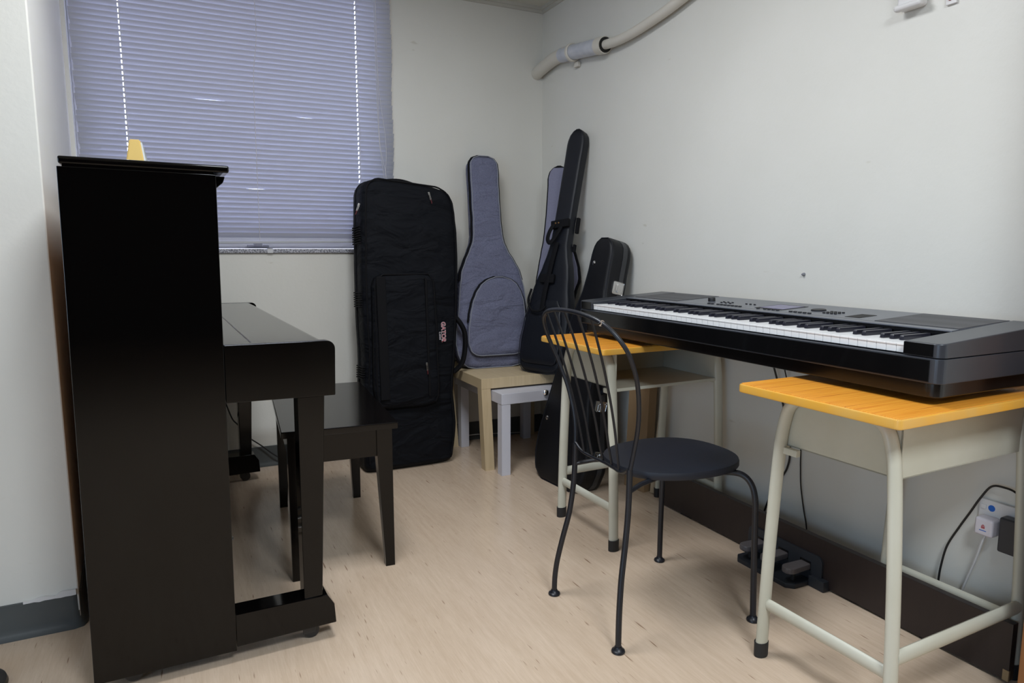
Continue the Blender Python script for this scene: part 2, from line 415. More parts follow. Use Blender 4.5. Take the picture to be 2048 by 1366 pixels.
# coved vinyl baseboards: profile (out, z)
def base_profile():
    return [(0, 0), (.016, 0), (.016, .004), (.009, .014), (.0055, .03), (.005, .100), (0, .101)]
def baseboard(name, pts, label):
    """pts: floor polyline; the board stands on the left-hand side of the travel direction"""
    b = bmesh.new(); P = [Vector((x, y, 0)) for x, y in pts]; RR = []
    for i, p in enumerate(P):
        ds = []
        if i: ds.append((p - P[i - 1]).normalized())
        if i + 1 < len(P): ds.append((P[i + 1] - p).normalized())
        nn = sum((Vector((-d.y, d.x, 0)) for d in ds), Vector()).normalized()
        k = 1 / max(.3, nn.dot(Vector((-ds[0].y, ds[0].x, 0))))
        RR.append([b.verts.new(p + nn * (o * k) + Vector((0, 0, z))) for o, z in base_profile()])
    for A, B in zip(RR, RR[1:]):
        for j in range(len(A)): b.faces.new((A[j], A[(j + 1) % len(A)], B[(j + 1) % len(A)], B[j]))
    b.faces.new(RR[0]); b.faces.new(list(reversed(RR[-1])))
    m = MB(); m.bm.free(); m.bm = b
    return struct(m.build(name, M['base'], angle=50), label)
baseboard('baseboard_back', [(XR, YB), (-.368, YB)], 'grey vinyl baseboard under the window')
bl = [(-.368, YB), (-.302, 2.225)] + [(-.302 - .04 + .04 * math.cos(a), 2.225 - .043 + .0 - .04 * math.sin(a) + .04) for a in ()] + [(-.301, 2.20), (-.306, 2.187), (-.318, 2.182), (XL, 2.182)]
baseboard('baseboard_left', bl, 'grey coved vinyl baseboard round the pier')
baseboard('baseboard_right', [(XR, .80), (XR, YB)], 'grey vinyl baseboard on the keyboard wall')
# chipped paint along the pier baseboard
ch = bmesh.new()
top = [(x, .1015 + .004 + .006 * noise.noise(Vector((x * 30, 0, 0))) + (.008 if x > -.345 else 0)) for x in [-.43 + i * .0124 for i in range(11)]]
vs = [ch.verts.new((x, 2.1812, .097 + .003 * noise.noise(Vector((x * 60, 3, 0))))) for x, z in top] + [ch.verts.new((x, 2.1812, z)) for x, z in reversed(top)]
ch.faces.new(vs)
r_ = bmesh.ops.extrude_face_region(ch, geom=ch.faces[:]); bmesh.ops.translate(ch, vec=(0, -.0062, 0), verts=[v for v in r_['geom'] if isinstance(v, bmesh.types.BMVert)])
mm = MB(); mm.bm.free(); mm.bm = ch
struct(mm.build('trim_3', M['plasticwhite'], smooth=False), 'flaking white paint along the pier baseboard')
# ceiling edge strip
struct(MB().box(-.4, XR, YB - .022, YB, ZC - .016, ZC).box(-.4, XR - .012, YB - .012, YB, ZC - .03, ZC - .016).build('trim_1', M['ctrim'], smooth=False), 'pale ceiling edge strip over the window wall')
struct(MB().box(XR - .022, XR, YN, YB - .022, ZC - .016, ZC).box(XR - .012, XR, YN, YB - .012, ZC - .03, ZC - .016).build('trim_2', M['ctrim'], smooth=False), 'pale ceiling edge strip over the keyboard wall')

# window: frame, glass, sill, latch
wn = tag(bpy.data.objects.new('window_1', None), 'aluminium framed window behind the closed blind'); wn['kind'] = 'structure'; COL.objects.link(wn); wn.location = (0, YB + .09, 0)
f = MB()
f.box(WX0, WX1, -.03, .03, WZ0 + .012, WZ0 + .066, .004).box(WX0, WX1, -.03, .03, WZ1 - .05, WZ1, .004)
f.box(WX0, WX0 + .05, -.03, .03, WZ0 + .06, WZ1 - .05, .004).box(WX1 - .05, WX1, -.03, .03, WZ0 + .06, WZ1 - .05, .004)
fr = f.build('window_frame', M['alu'], wn)
MB().box(WX0 + .04, WX1 - .04, .004, .008, WZ0 + .06, WZ1 - .045).build('glass_pane', M['glass'], wn, smooth=False)
MB().box(.315, .415, -.048, -.03, WZ0 + .018, WZ0 + .032, .004).box(.345, .385, -.056, -.03, WZ0 + .020, WZ0 + .044, .004).build('latch', M['alu'], wn)
sl = struct(MB().box(WX0 - .0, WX1 + .03, YB - .012, YB + .06, WZ0 - .010, WZ0 + .011, .003).build('trim_4', M['granite']), 'speckled grey granite window sill')
tag(MB().box(.399, .424, YB - .0145, YB - .0115, WZ0 - .010, WZ0 + .009).box(.399, .424, YB - .0145, YB + .01, WZ0 + .0105, WZ0 + .0125).build('adhesive_tape', M['clearstrip'], smooth=False), 'small piece of clear tape stuck on the granite sill edge', 'tape')

# ------------------------------------------------------------------ venetian blind
BY = 3.474
bl_ = thing('venetian_blind', 'grey slatted venetian blind, lowered and closed over the window', 'blind', (0, BY, 0))
sb = bmesh.new()
pitch = .02285; nsl = int((2.37 - 1.128) / pitch); wid = .0285
dents = {1.716: (-.08, .44, .0040), 1.690: (.42, .76, .0038), 1.329: (.26, .46, .0028)}
for i in range(nsl):
    z = 1.133 + pitch * i
    x0 = -.337 + .003 * math.sin(i * 1.7); x1 = 1.028 + .003 * math.sin(i * .33 + 1) + .0018 * math.sin(i * 2.1)
    nx = 40; ncs = 4; prev = None
    dd = None
    for dz, v in dents.items():
        if abs(z - dz) < pitch / 2: dd = v
    tilt = R(53.5 + 1.2 * math.sin(i * .9))
    xs_ = sorted([x0 + (x1 - x0) * a / nx for a in range(nx + 1)] + [-.1588, -.1545, .8488, .8531])
    for x in xs_:
        ring = []
        sag = .0012 * math.sin(x * 3 + i * .2) + .0006 * noise.noise(Vector((x * 3, i * .7, 0)))
        bend = 0
        if dd and dd[0] < x < dd[1]:
            t = (x - dd[0]) / (dd[1] - dd[0]); bend = dd[2] * math.sin(PI * t) ** 2
        for c in range(ncs + 1):
            u = c / ncs - .5
            crown = .0022 * (1 - (2 * u) ** 2)
            dy = u * wid * math.cos(tilt); dz = -u * wid * math.sin(tilt)      # u>0: lower edge, toward the window
            yy = dy - crown * math.sin(tilt); zz = dz - crown * math.cos(tilt)
            ring.append(sb.verts.new((x, yy - bend * .25 * (u < 0), z + zz + sag - bend * (0.9 if u > 0 else 1.0))))
        if prev:
            hole = abs((prev[0].co.x + ring[0].co.x) / 2 + .15665) < .001 or abs((prev[0].co.x + ring[0].co.x) / 2 - .85095) < .001
            for c in range(ncs):
                if hole and c in (1, 2): continue            # punched cord slot
                sb.faces.new((prev[c], prev[c + 1], ring[c + 1], ring[c]))
        prev = ring
m_ = MB(); m_.bm.free(); m_.bm = sb
m_.build('slats', M['slat'], bl_, angle=80)
st = MB()
for k in range(3): st.box(-.337, 1.028, -.011, .011, 1.1135 + k * .0035 - .0, 1.1148 + k * .0035, 0)
st.build('stacked_slats', M['slat'], bl_, smooth=False)
br = MB(); br.prism([(-.34, 1.086), (1.03, 1.104), (1.03, 1.113), (-.34, 1.098)], -.011, .011, 'y', bev=.002); br.build('bottom_rail', M['slat'], bl_)
MB().box(-.34, 1.03, -.014, .012, 2.345, 2.383, .002).build('head_rail', M['slat'], bl_)
for xs, nm in ((-.156, 0), (.851, 1)):
    # lift cord route: the punched holes let daylight through beside each cord
    MB().tube(catmull([(xs + .0035 + .002 * math.sin(z * 5), -.0125 + .002 * math.sin(z * 9), z) for z in (2.35, 2.0, 1.7, 1.4, 1.12)], 4), .0011, 6).build('ladder_cord', M['cord'], bl_)
MB().tube(catmull([(.385, -.014, 2.35), (.392, -.014, 2.05), (.372, -.014, 1.85), (.368, -.014, 1.5), (.366, -.014, 1.11)], 6), .0012, 6).build('ladder_cord', M['cord'], bl_)
for k, (xa, xb, xc) in enumerate(((.941, .953, .972), (.948, .955, .985), (.95, .985, .978))):
    MB().tube(catmull([(xa, -.016 - .002 * k, 2.35), (xa + .004, -.016 - .002 * k, 1.9), (xb, -.017 - .002 * k, 1.6), (xc, -.018 - .002 * k, 1.42), (xc - .004, -.018 - .002 * k, 1.22)], 6), .0011, 6).build('pull_cord', M['cord'], bl_)

# ------------------------------------------------------------------ upright piano
def Q(o): return o
pn = thing('upright_piano', 'tall glossy black upright piano with its keyboard lid closed', 'piano', (.268, 1.80, 0), (0, R(.6), R(1.7)))
PL = 1.535
XF = -.183
lac = M['lacquer']
side_poly = [(-.50, .030), (XF, .030), (XF, 1.237), (-.50, 1.237)]
MB().prism(side_poly, 0, .032, 'y', bev=.0015).build('side_panel', lac, pn)
MB().prism(side_poly, PL - .032, PL, 'y', bev=.0015).build('side_panel', lac, pn)
MB().box(-.497, -.154, -.006, PL + .006, 1.2425, 1.259, .004).box(-.49, -.19, .002, PL - .002, 1.237, 1.243).build('top_lid', lac, pn)
MB().box(-.212, -.196, .032, PL - .032, .835, 1.20, .002).build('upper_panel', lac, pn)
MB().prism([(-.21, 1.195), (-.196, 1.195), (-.165, 1.222), (-.160, 1.2365), (-.21, 1.2365)], .032, PL - .032, 'y', bev=.002).build('panel_moulding', lac, pn)
MB().box(-.235, -.22, .032, PL - .032, .11, .665, .002).build('lower_panel', lac, pn)
MB().box(-.495, -.215, .032, PL - .032, .035, .11, .002).build('bottom_board', lac, pn)
b_ = MB(); b_.box(-.478, -.466, .03, PL - .03, .06, 1.23)
b_.build('soundboard', M['pinewood'], pn)
for i in range(5):
    y = .05 + i * (PL - .17) / 4
    MB().box(-.499, -.470, y, y + .07, .06, 1.225, .003).build('back_post', M['pinewood'], pn)
def arm(y0, y1):
    c = [(XF + .001, .684), (.0865, .682), (.0885, .80)]
    for k in range(7):
        a = k / 6 * PI / 2; c.append((.0885 - .022 + .022 * math.cos(a), .8065 + .022 * math.sin(a)))
    c += [(XF + .001, .8285)]
    return MB().prism(c, y0, y1, 'y', bev=.002)
arm(0, .034).build('arm', lac, pn); arm(PL - .034, PL).build('arm', lac, pn)
MB().box(-.20, .075, .034, PL - .034, .686, .716, .003).build('key_bed', lac, pn)
MB().box(.058, .076, .034, PL - .034, .716, .762, .004).build('key_slip', lac, pn)
# closed keyboard lid: rear flap and hinged front flap with rounded nose
MB().box(-.196, -.1165, .0345, PL - .0345, .8145, .8275, .0015).build('lid_rear_flap', lac, pn)
nose = [(-.1135, .8145), (-.1135, .8275), (.050, .8275)] + [(.050 + .022 * math.sin(a), .8055 + .022 * math.cos(a)) for a in [k / 6 * PI / 2 for k in range(1, 7)]] + [(.072, .768), (.060, .768), (.060, .805), (.048, .8145)]
MB().prism(nose, .0345, PL - .0345, 'y', bev=.001).build('lid_front_flap', lac, pn)
MB().tube([(-.115, .036, .826), (-.115, PL - .036, .826)], .0018, 6).build('lid_hinge', M['pewter'], pn)
def pleg(y0):
    m = MB()
    A = [(-.009, .1275), (.0395 if False else .0400, .1275), (.0585, .684), (-.0115, .684)]
    m.prism(A, y0, y0 + .058, 'y', bev=.003); return m
pleg(.004).build('leg', lac, pn); pleg(PL - .062).build('leg', lac, pn)
def toe(y0):
    return MB().prism([(XF + .001, .040), (.0745, .044), (.0705, .098), (.052, .1285), (XF + .001, .1285)], y0, y0 + .066, 'y', bev=.002)
toe(0).build('toe_block', lac, pn); toe(PL - .066).build('toe_block', lac, pn)
def caster(x, y):
    m = MB()
    m.lathe([(.020, -.008), (.0215, -.006), (.0215, .006), (.020, .008)], 20, (0, 0, 0), Matrix.Translation((x + .012, y, .0222)) @ Matrix.Rotation(PI / 2, 4, 'X'))
    m.box(x - .012, x + .022, y - .0135, y - .0095, .018, .046, .001).box(x - .012, x + .022, y + .0095, y + .0135, .018, .046, .001).box(x - .014, x + .02, y - .014, y + .014, .037, .046)
    return m
for (cx, cy) in ((0, .034), (0, PL - .034), (-.43, .034), (-.43, PL - .034)):
    if cx < -.1:
        caster(cx, cy).build('caster', M['castor'], pn)
    else: caster(cx, cy).build('caster', M['castor'], pn)
for k in range(3):
    y = .69 + k * .085
    m = MB(); m.tube(catmull([(-.235, y, .075), (-.19, y, .072), (-.15, y, .064), (-.122, y, .058)], 4), [.008] * 4 + [.010] * 4 + [.013] * 4 + [.0125], 12, ell=((0, 0, 1), .45))
    m.build('pedal', M['pewter'], pn)

# metronome on the piano
mt = thing('metronome', 'small yellow pyramid metronome standing on the black piano top', 'metronome', (-.097, 2.60, 1.2588), (0, R(.6), R(-4)))
def frust(z0, z1, w0, d0, w1, d1): return [[(-w0, -d0, z0), (w0, -d0, z0), (w0, d0, z0), (-w0, d0, z0)], [(-w1, -d1, z1), (w1, -d1, z1), (w1, d1, z1), (-w1, d1, z1)]]
m = MB(); m.rings(frust(0.008, .160, .0375, .0375, .0155, .0145)); bmesh.ops.bevel(m.bm, geom=m.bm.edges[:], offset=.003, segments=2, affect='EDGES'); m.build('housing', M['yellow'], mt)
MB().box(-.042, .042, -.041, .041, 0, .010, .003).build('foot_plate', M['yellow'], mt)
m = MB(); m.rings([[(.0385, -.031, .014), (.0435, -.031, .014), (.0435, .031, .014), (.0385, .031, .014)], [(.0150, -.011, .152), (.0205, -.011, .152), (.0205, .011, .152), (.0150, .011, .152)]]); m.build('scale_plate', M['silverplate'], mt)
m = MB(); m.tube([(.044, 0, .03), (.0235, .002, .140)], .0014, 8); m.build('pendulum_rod', M['chrome'], mt)
MB().box(.033, .040, -.006, .008, .082, .096, .001).build('pendulum_weight', M['silverplate'], mt)

# plain power cord behind the piano
tag(MB().tube(catmull([(.150, 3.465, .42), (.178, 3.465, .335), (.202, 3.467, .261), (.225, 3.467, .229), (.252, 3.467, .185), (.276, 3.467, .156), (.331, 3.467, .109), (.390, 3.462, .055), (.455, 3.455, .018), (.560, 3.452, .0045), (.75, 3.452, .0045), (.95, 3.457, .0045)], 6), .0032, 8).build('power_cord', M['cableblack']), 'black cord running down the wall under the window behind the piano', 'cord')

# ------------------------------------------------------------------ piano bench
bn = thing('piano_bench', 'black lacquered piano bench pulled out beside the piano', 'bench', (.474, 2.530, 0), (0, 0, R(-4.2)))
MB().box(-.184, .184, -.378, .378, .479, .501, .003).build('seat', M['benchlac'], bn)
m = MB()
m.box(-.150, .150, -.352, -.336, .385, .479).box(-.150, .150, .336, .352, .385, .479).box(-.160, -.144, -.34, .34, .385, .479).box(.144, .160, -.34, .34, .385, .479)
m.build('apron', M['benchlac'], bn, smooth=False)
for sx in (-1, 1):
    for sy in (-1, 1):
        m = MB()
        ox, oy = sx * .166, sy * .362
        def rg(z, w): return [(ox - sx * w * (0 if False else 0), oy, z), (ox - sx * w, oy, z), (ox - sx * w, oy - sy * w, z), (ox, oy - sy * w, z)]
        m.rings([rg(0, .031), rg(.02, .031), rg(.385, .050), rg(.479, .050)]); m.build('leg', M['benchlac'], bn, smooth=False)

# ------------------------------------------------------------------ lofted bags
def lerp_tab(tab, z):
    if z <= tab[0][0]: return tab[0][1:]
    for a, b in zip(tab, tab[1:]):
        if a[0] <= z <= b[0]:
            t = (z - a[0]) / (b[0] - a[0]); t = t * t * (3 - 2 * t) * .35 + t * .65
            return tuple(p + (q - p) * t for p, q in zip(a[1:], b[1:]))
    return tab[-1][1:]
def super_ring(z, cx, hw, yf, yb, p, n=40, fn=None):
    out = []; yc = (yf + yb) / 2; hd = (yb - yf) / 2
    for j in range(n):
        a = 2 * PI * (j + .5) / n; c, s = math.cos(a), math.sin(a)
        x = cx + hw * math.copysign(abs(c) ** (2 / p), c); y = yc + hd * math.copysign(abs(s) ** (2 / p), s)
        q = Vector((x, y, z))
        if fn: q = fn(q)
        out.append(q)
    return out
def bag_body(tab, zs, yf, yb, p=6, end=.02, fn=None, n=44):
    """tab rows: (z, left x, right x); yf/yb functions of z; depth drawn in near both ends"""
    RR = []; z0, z1 = zs[0], zs[-1]
    for z in zs:
        l, r = lerp_tab(tab, z)
        d = min(z - z0, z1 - z); k = 1 - .35 * max(0, 1 - d / end) ** 2
        a, b = yf(z), yb(z); c = (a + b) / 2
        RR.append(super_ring(z, (l + r) / 2, max(.004, (r - l) / 2), c + (a - c) * k, c + (b - c) * k, p, n, fn))
    return MB().rings(RR)
def outline(tab, zs, inset, y):
    L = []; Rr = []
    for z in zs:
        l, r = lerp_tab(tab, z); h = max(.002, (r - l) / 2 - inset); c = (l + r) / 2
        L.append((c - h, y(z), z)); Rr.append((c + h, y(z), z))
    return L + Rr[::-1]
def zsteps(z0, z1, n, end=.06, k=8):
    a = [z0 + end * (1 - math.cos(PI / 2 * i / k)) for i in range(k)]
    m_ = [z0 + end + (z1 - z0 - 2 * end) * i / n for i in range(n + 1)]
    b = [z1 - end * (1 - math.cos(PI / 2 * i / k)) for i in range(k)][::-1]
    return a + m_ + b

def settle(root, zmin):
    """let soft or rounded undersides flatten on what carries them"""
    bpy.context.view_layer.update(); mw = root.matrix_world.copy(); inv = mw.inverted()
    for ch in root.children:
        if ch.type != 'MESH': continue
        for v in ch.data.vertices:
            w = mw @ v.co
            if w.z < zmin: w.z = zmin; v.co = inv @ w

# ---- large black keyboard gig bag standing on end
kb = thing('keyboard_gig_bag', 'large black padded keyboard bag standing on end beneath the window edge', 'bag', (.98, 3.12, 0), (R(-3.5), 0, 0))
KT = [(0, -.185, .180), (.006, -.212, .205), (.03, -.222, .232), (.10, -.222, .246), (.2, -.222, .254), (.36, -.212, .246), (.55, -.202, .262), (.80, -.203, .285), (1.0, -.200, .296), (1.15, -.196, .295), (1.26, -.192, .288), (1.33, -.188, .280), (1.362, -.180, .268), (1.383, -.165, .248), (1.396, -.140, .218), (1.402, -.10, .17)]
def kfn(q):
    w_ = noise.noise(Vector((q.x * 5, q.z * 4, 1.3))) * .010 + noise.noise(Vector((q.x * 3 + q.z * 7, q.z * 13, 5))) * .006
    q = q.copy()
    if q.y < .05: q.y += w_ - .012 * max(0, 1 - ((q.x - .04) / .24) ** 2) * math.sin(min(1, max(0, q.z / 1.38)) * PI)
    q.x += noise.noise(Vector((0, q.z * 6, 2))) * .004
    # soft top falls off toward the window-side neighbour
    if q.z > 1.2: q.z -= (q.z - 1.2) * .22 * max(0, (q.x - .02)) / .26
    return q
bag_body(KT, zsteps(0, 1.402, 54, .09, 10), lambda z: 0.004, lambda z: .205, 7, .03, kfn, 64).build('body', M['bagcloth'], kb)
# zip piping round the front edge
def kfront(z): return .012
zz = zsteps(.05, 1.3985, 40, .06, 10)
pts = [kfn(Vector(p)) for p in outline(KT, zz, .021, lambda z: .010)]
MB().tube([(p.x, min(p.y, .012) - .001, p.z) for p in pts], .0042, 8).build('front_zip', M['bagweb'], kb)
pts = [kfn(Vector(p)) for p in outline(KT, zz, -.001, lambda z: .115)]
MB().tube(pts, .0038, 8).build('rear_zip', M['bagweb'], kb)
# front pocket
PT = [(.315, -.115, .10), (.325, -.150, .132), (.35, -.168, .146), (.42, -.174, .150), (.90, -.163, .146), (.935, -.150, .138), (.955, -.115, .115)]
def pfn(q):
    q = q.copy(); q.y += noise.noise(Vector((q.x * 9, q.z * 6, 8))) * .006; return q
bag_body(PT, zsteps(.315, .955, 30, .04, 6), lambda z: -.050 + .012 * ((z - .6) / .34) ** 2, lambda z: .02, 6, .03, pfn, 48).build('front_pocket', M['bagcloth'], kb)
po = [pfn(Vector(p)) for p in outline(PT, [.33 + .62 * i / 24 for i in range(25)], .010, lambda z: -.047 + .012 * ((z - .6) / .34) ** 2)]
MB().tube(po, .004, 8).build('pocket_piping', M['bagweb'], kb)
MB().box(.086, .097, -.055, -.040, .36, .93, .003).build('pocket_zip', M['bagweb'], kb)
MB().box(-.150, -.105, -.0545, -.040, .36, .94, .004).build('webbing_strap', M['bagweb'], kb)
def zip_pull(p, ang, col_len=.022):
    mtx = Matrix.Translation(p) @ Matrix.Rotation(R(ang), 4, 'Y') @ Matrix.Scale(.85, 4)
    m = MB(); m.box(-.0055, .0055, -.004, .004, -.010, .006, .002, mtx=mtx); m.box(-.0045, -.0015, -.006, -.003, -.036, -.008, .001, mtx=mtx); m.box(.0015, .0045, -.006, -.003, -.036, -.008, .001, mtx=mtx); m.box(-.0045, .0045, -.006, -.003, -.040, -.033, .001, mtx=mtx)
    z = m.build('zip_pull', M['zipmetal'], kb); tag(z, 'silver zip pull with red cord')
    m = MB(); m.tube([mtx @ Vector(q) for q in ((0, -.004, -.036), (.001, -.005, -.05), (0, -.004, -.038 - col_len))], .0028, 8); m.build('pull_cord', M['red'], z)
ZS = .8
zip_pull((-.203, -.004, 1.276), 22); zip_pull((.136, -.012, 1.338), -14); zip_pull((.078, -.060, .520), -3)
# ribbed rubber corner guards on the side
for (z0, z1) in ((1.10, 1.19), (.80, .88), (.455, .53)):
    m = MB(); k = int((z1 - z0) / .011)
    for i in range(k):
        z = z0 + .011 * i; l, r = lerp_tab(KT, z); m.box(l - .007, l + .006, .03, .16, z, z + .006, .002)
    m.build('ribbed_guard', M['bagweb'], kb)
# side carry handle (beside the grey guitar bag) and logo
hp = catmull([(.262, .03, .74), (.285, .004, .70), (.302, -.004, .65), (.300, -.004, .57), (.284, .004, .50), (.252, .03, .46)], 6)
MB().tube(hp, .012, 10, ell=((0, 1, 0), 1.5)).build('carry_handle', M['bagweb'], kb)
MB().tube(catmull([(-.12, .10, 1.375), (-.06, .09, 1.400), (.02, .08, 1.405), (.10, .085, 1.385), (.16, .10, 1.350)], 5), .009, 10, ell=((0, 1, 0), 2.0)).build('top_handle', M['bagweb'], kb)
LM = Matrix.Translation((.186, -.012, .665)) @ Matrix.Rotation(PI / 2, 4, 'X') @ Matrix.Rotation(-PI / 2, 4, 'Z')
text_mesh('GATOR', .029, .0004, 'logo_backing', M['logowhite'], kb, LM, offset=.0016)
text_mesh('GATOR', .029, .0012, 'logo_lettering', M['logored'], kb, LM)
text_mesh('Cases', .017, .0012, 'logo_script', M['logowhite'], kb, Matrix.Translation((.169, -.012, .648)) @ Matrix.Rotation(PI / 2, 4, 'X') @ Matrix.Rotation(-PI / 2, 4, 'Z'), shear=.3)
MB().lathe([(.004, 0), (.004, .002), (.002, .004)], 12, (0, 0, 0), Matrix.Translation((-.17, -.008, .345)) @ Matrix.Rotation(PI / 2, 4, 'X')).build('rivet', M['chrome'], kb)

settle(kb, .0004)
# ---- grey guitar bag on the birch table
gb = thing('guitar_gig_bag', 'grey woven guitar bag with rounded front pocket standing on the birch table', 'bag', (1.40, 3.20, .456), (R(-8.5), 0, R(-4)))
GT = [(0.0, -.03, .15), (.012, -.085, .215), (.04, -.118, .245), (.08, -.132, .262), (.13, -.140, .270), (.19, -.136, .272), (.26, -.122, .270), (.34, -.111, .266), (.42, -.103, .259), (.50, -.088, .240), (.56, -.062, .210), (.61, -.038, .181), (.66, -.018, .160), (.70, -.011, .152), (.80, -.009, .147), (.95, -.008, .146), (1.04, -.010, .149), (1.075, -.006, .146), (1.098, .010, .130), (1.112, .045, .098)]
def gfn(q):
    q = q.copy()
    if q.y < .03: q.y += noise.noise(Vector((q.x * 9 + q.z * 4, q.z * 12, 3.3))) * .006 + noise.noise(Vector((q.x * 26, q.z * 22, 9))) * .0022
    q.x += noise.noise(Vector((0, q.z * 9, 4))) * .002
    return q
bag_body(GT, zsteps(0, 1.112, 56, .06, 9), lambda z: .0, lambda z: .088, 8, .03, gfn, 56).build('body', M['greycloth'], gb)
zz = zsteps(.003, 1.1105, 60, .06, 12)
gp = [gfn(Vector(p)) for p in outline(GT, zz, .004, lambda z: .004)]
MB().tube(gp + [gp[0]], .0028, 8).build('piping', M['greypipe'], gb)
gz = [gfn(Vector(p)) for p in outline(GT, [z for z in zz if z > .45], -.0015, lambda z: .020)]
MB().tube(gz, .0075, 8, ell=((0, 1, 0), 1.1)).build('zip_band', M['bagweb'], gb)
GP = [(.065, -.01, .165), (.072, -.045, .205), (.09, -.068, .228), (.13, -.081, .243), (.20, -.076, .247), (.28, -.062, .246), (.34, -.046, .243), (.39, -.024, .229), (.43, .004, .208), (.455, .036, .180), (.472, .085, .130)]
bag_body(GP, zsteps(.065, .472, 24, .04, 7), lambda z: -.030, lambda z: .02, 9, .03, gfn, 48).build('front_pocket', M['greycloth'], gb)
zp = zsteps(.0665, .4715, 34, .05, 9)
pp = outline(GP, zp, .004, lambda z: -.0275); MB().tube(pp + [pp[0]], .0026, 8).build('pocket_piping', M['greypipe'], gb)
pz = outline(GP, [z for z in zp if z > .24], -.003, lambda z: -.012); MB().tube(pz, .0065, 8).build('pocket_zip', M['bagweb'], gb)
settle(gb, .4552)

# ---- tall black bass bag leaning on the keyboard wall
tb = thing('bass_gig_bag', 'tall slim black leatherette guitar bag leaning on the wall, its neck highest of all', 'bag', (1.56, 2.98, .456), (0, 0, 0))
tb.matrix_world = Matrix.Translation((1.56, 2.98, .456)) @ Matrix.Rotation(R(-66), 4, 'Z') @ Matrix.Rotation(R(-12), 4, 'X')
TT = [(0, .0, .09), (.012, -.06, .140), (.04, -.086, .165), (.10, -.098, .178), (.17, -.102, .184), (.275, -.090, .180), (.365, -.075, .168), (.42, -.062, .156), (.474, -.046, .150), (.534, -.022, .140), (.60, -.003, .122), (.649, .007, .112), (.771, .014, .113), (.86, .018, .117), (.954, .022, .121), (1.053, .025, .126), (1.119, .027, .130), (1.172, .030, .131), (1.205, .040, .125), (1.225, .055, .113), (1.238, .075, .095)]
def tfn(q):
    q = q.copy()
    if q.y < .03: q.y += noise.noise(Vector((q.x * 7, q.z * 6, 6.1))) * .004
    return q
bag_body(TT, zsteps(0, 1.238, 60, .055, 9), lambda z: .0 + .012 * min(1, z / .7), lambda z: .105 - .035 * min(1, z / .6), 6, .03, tfn, 56).build('body', M['leatherette'], tb)
zz = zsteps(.004, 1.2365, 60, .055, 12)
tp = [tfn(Vector(p)) for p in outline(TT, zz, .004, lambda z: .005 + .012 * min(1, z / .7))]
MB().tube(tp + [tp[0]], .0022, 8).build('piping', M['leatherette'], tb)
MB().box(-.054, .052, -.018, .002, -.020, .020, .003, mtx=Matrix.Translation((.064, .012, .755)) @ Matrix.Rotation(R(-7), 4, 'Y')).build('neck_band', M['bagweb'], tb)
for k in range(2):
    MB().lathe([(.0045, 0), (.004, .002), (.001, .003)], 12, (0, 0, 0), Matrix.Translation((.040 + .018 * k, -.0060, .756 + .002 * k)) @ Matrix.Rotation(PI / 2, 4, 'X')).build('snap_button', mat('brass_snap', (.45, .25, .10), .35, metal=1.0), tb)
MB().tube(catmull([(.03, -.006, .75), (.018, -.016, .715), (.014, -.020, .675), (.030, -.018, .655), (.055, -.012, .69), (.075, -.004, .74)], 6), .011, 10, ell=((0, 1, 0), .5)).build('carry_handle', M['bagweb'], tb)
MB().tube(catmull([(.062, -.004, .66), (.050, -.008, .57), (.040, -.010, .48), (.032, -.012, .40), (.028, -.010, .32)], 6), .014, 10, ell=((0, 1, 0), .22)).build('shoulder_strap', M['bagweb'], tb)
MB().box(-.01, .075, -.012, .006, .455, .50, .005).build('strap_anchor', M['bagweb'], tb)
TP = [(.05, -.04, .13), (.06, -.062, .15), (.10, -.072, .158), (.25, -.062, .150), (.33, -.045, .135), (.37, -.015, .11)]
bag_body(TP, zsteps(.05, .37, 18, .03, 5), lambda z: -.010 + .006 * (z > .3), lambda z: .02, 7, .03, tfn, 40).build('front_pocket', M['leatherette'], tb)
MB().tube(catmull([(-.045, -.020, .42), (-.050, -.028, .36), (-.02, -.032, .315), (.03, -.030, .31), (.06, -.024, .335)], 5), .006, 8).build('pocket_flap_cord', M['bagweb'], tb)
for k, (z0, ln) in enumerate(((.80, .10), (.665, .05))):
    MB().box(.112, .128 - .004 * k, .062, .082, z0 - ln * .8, z0, .004).build('side_strap', M['bagweb'], tb)

settle(tb, .4552)
# ---- lilac-lined bag behind it
lb = thing('guitar_gig_bag', 'lilac-grey guitar bag with black rim, mostly hidden behind the tall black bag', 'bag', (1.66, 3.15, .456), (0, 0, 0))
lb.matrix_world = Matrix.Translation((1.645, 3.165, .456)) @ Matrix.Rotation(R(-48), 4, 'Z') @ Matrix.Rotation(R(-8), 4, 'X')
LT = [(0, .07, .18), (.012, .045, .200), (.05, .025, .222), (.15, .015, .232), (.25, .012, .226), (.355, .012, .230), (.407, .012, .240), (.459, .014, .258), (.523, .022, .250), (.60, .032, .226), (.665, .042, .185), (.72, .046, .168), (.80, .050, .164), (.95, .052, .164), (.995, .050, .165), (1.026, .058, .160), (1.048, .076, .145), (1.060, .10, .12)]
bag_body(LT, zsteps(0, 1.060, 50, .05, 8), lambda z: .006, lambda z: .038, 8, .03, None, 48).build('body', M['bagweb'], lb)
LI = [(z, l + .009, r - .009) for z, l, r in LT if .02 < z < 1.05]
bag_body(LI, zsteps(.05, 1.046, 44, .05, 8), lambda z: -.001, lambda z: .02, 8, .02, None, 40).build('lining', M['lilac'], lb)

settle(lb, .4552)
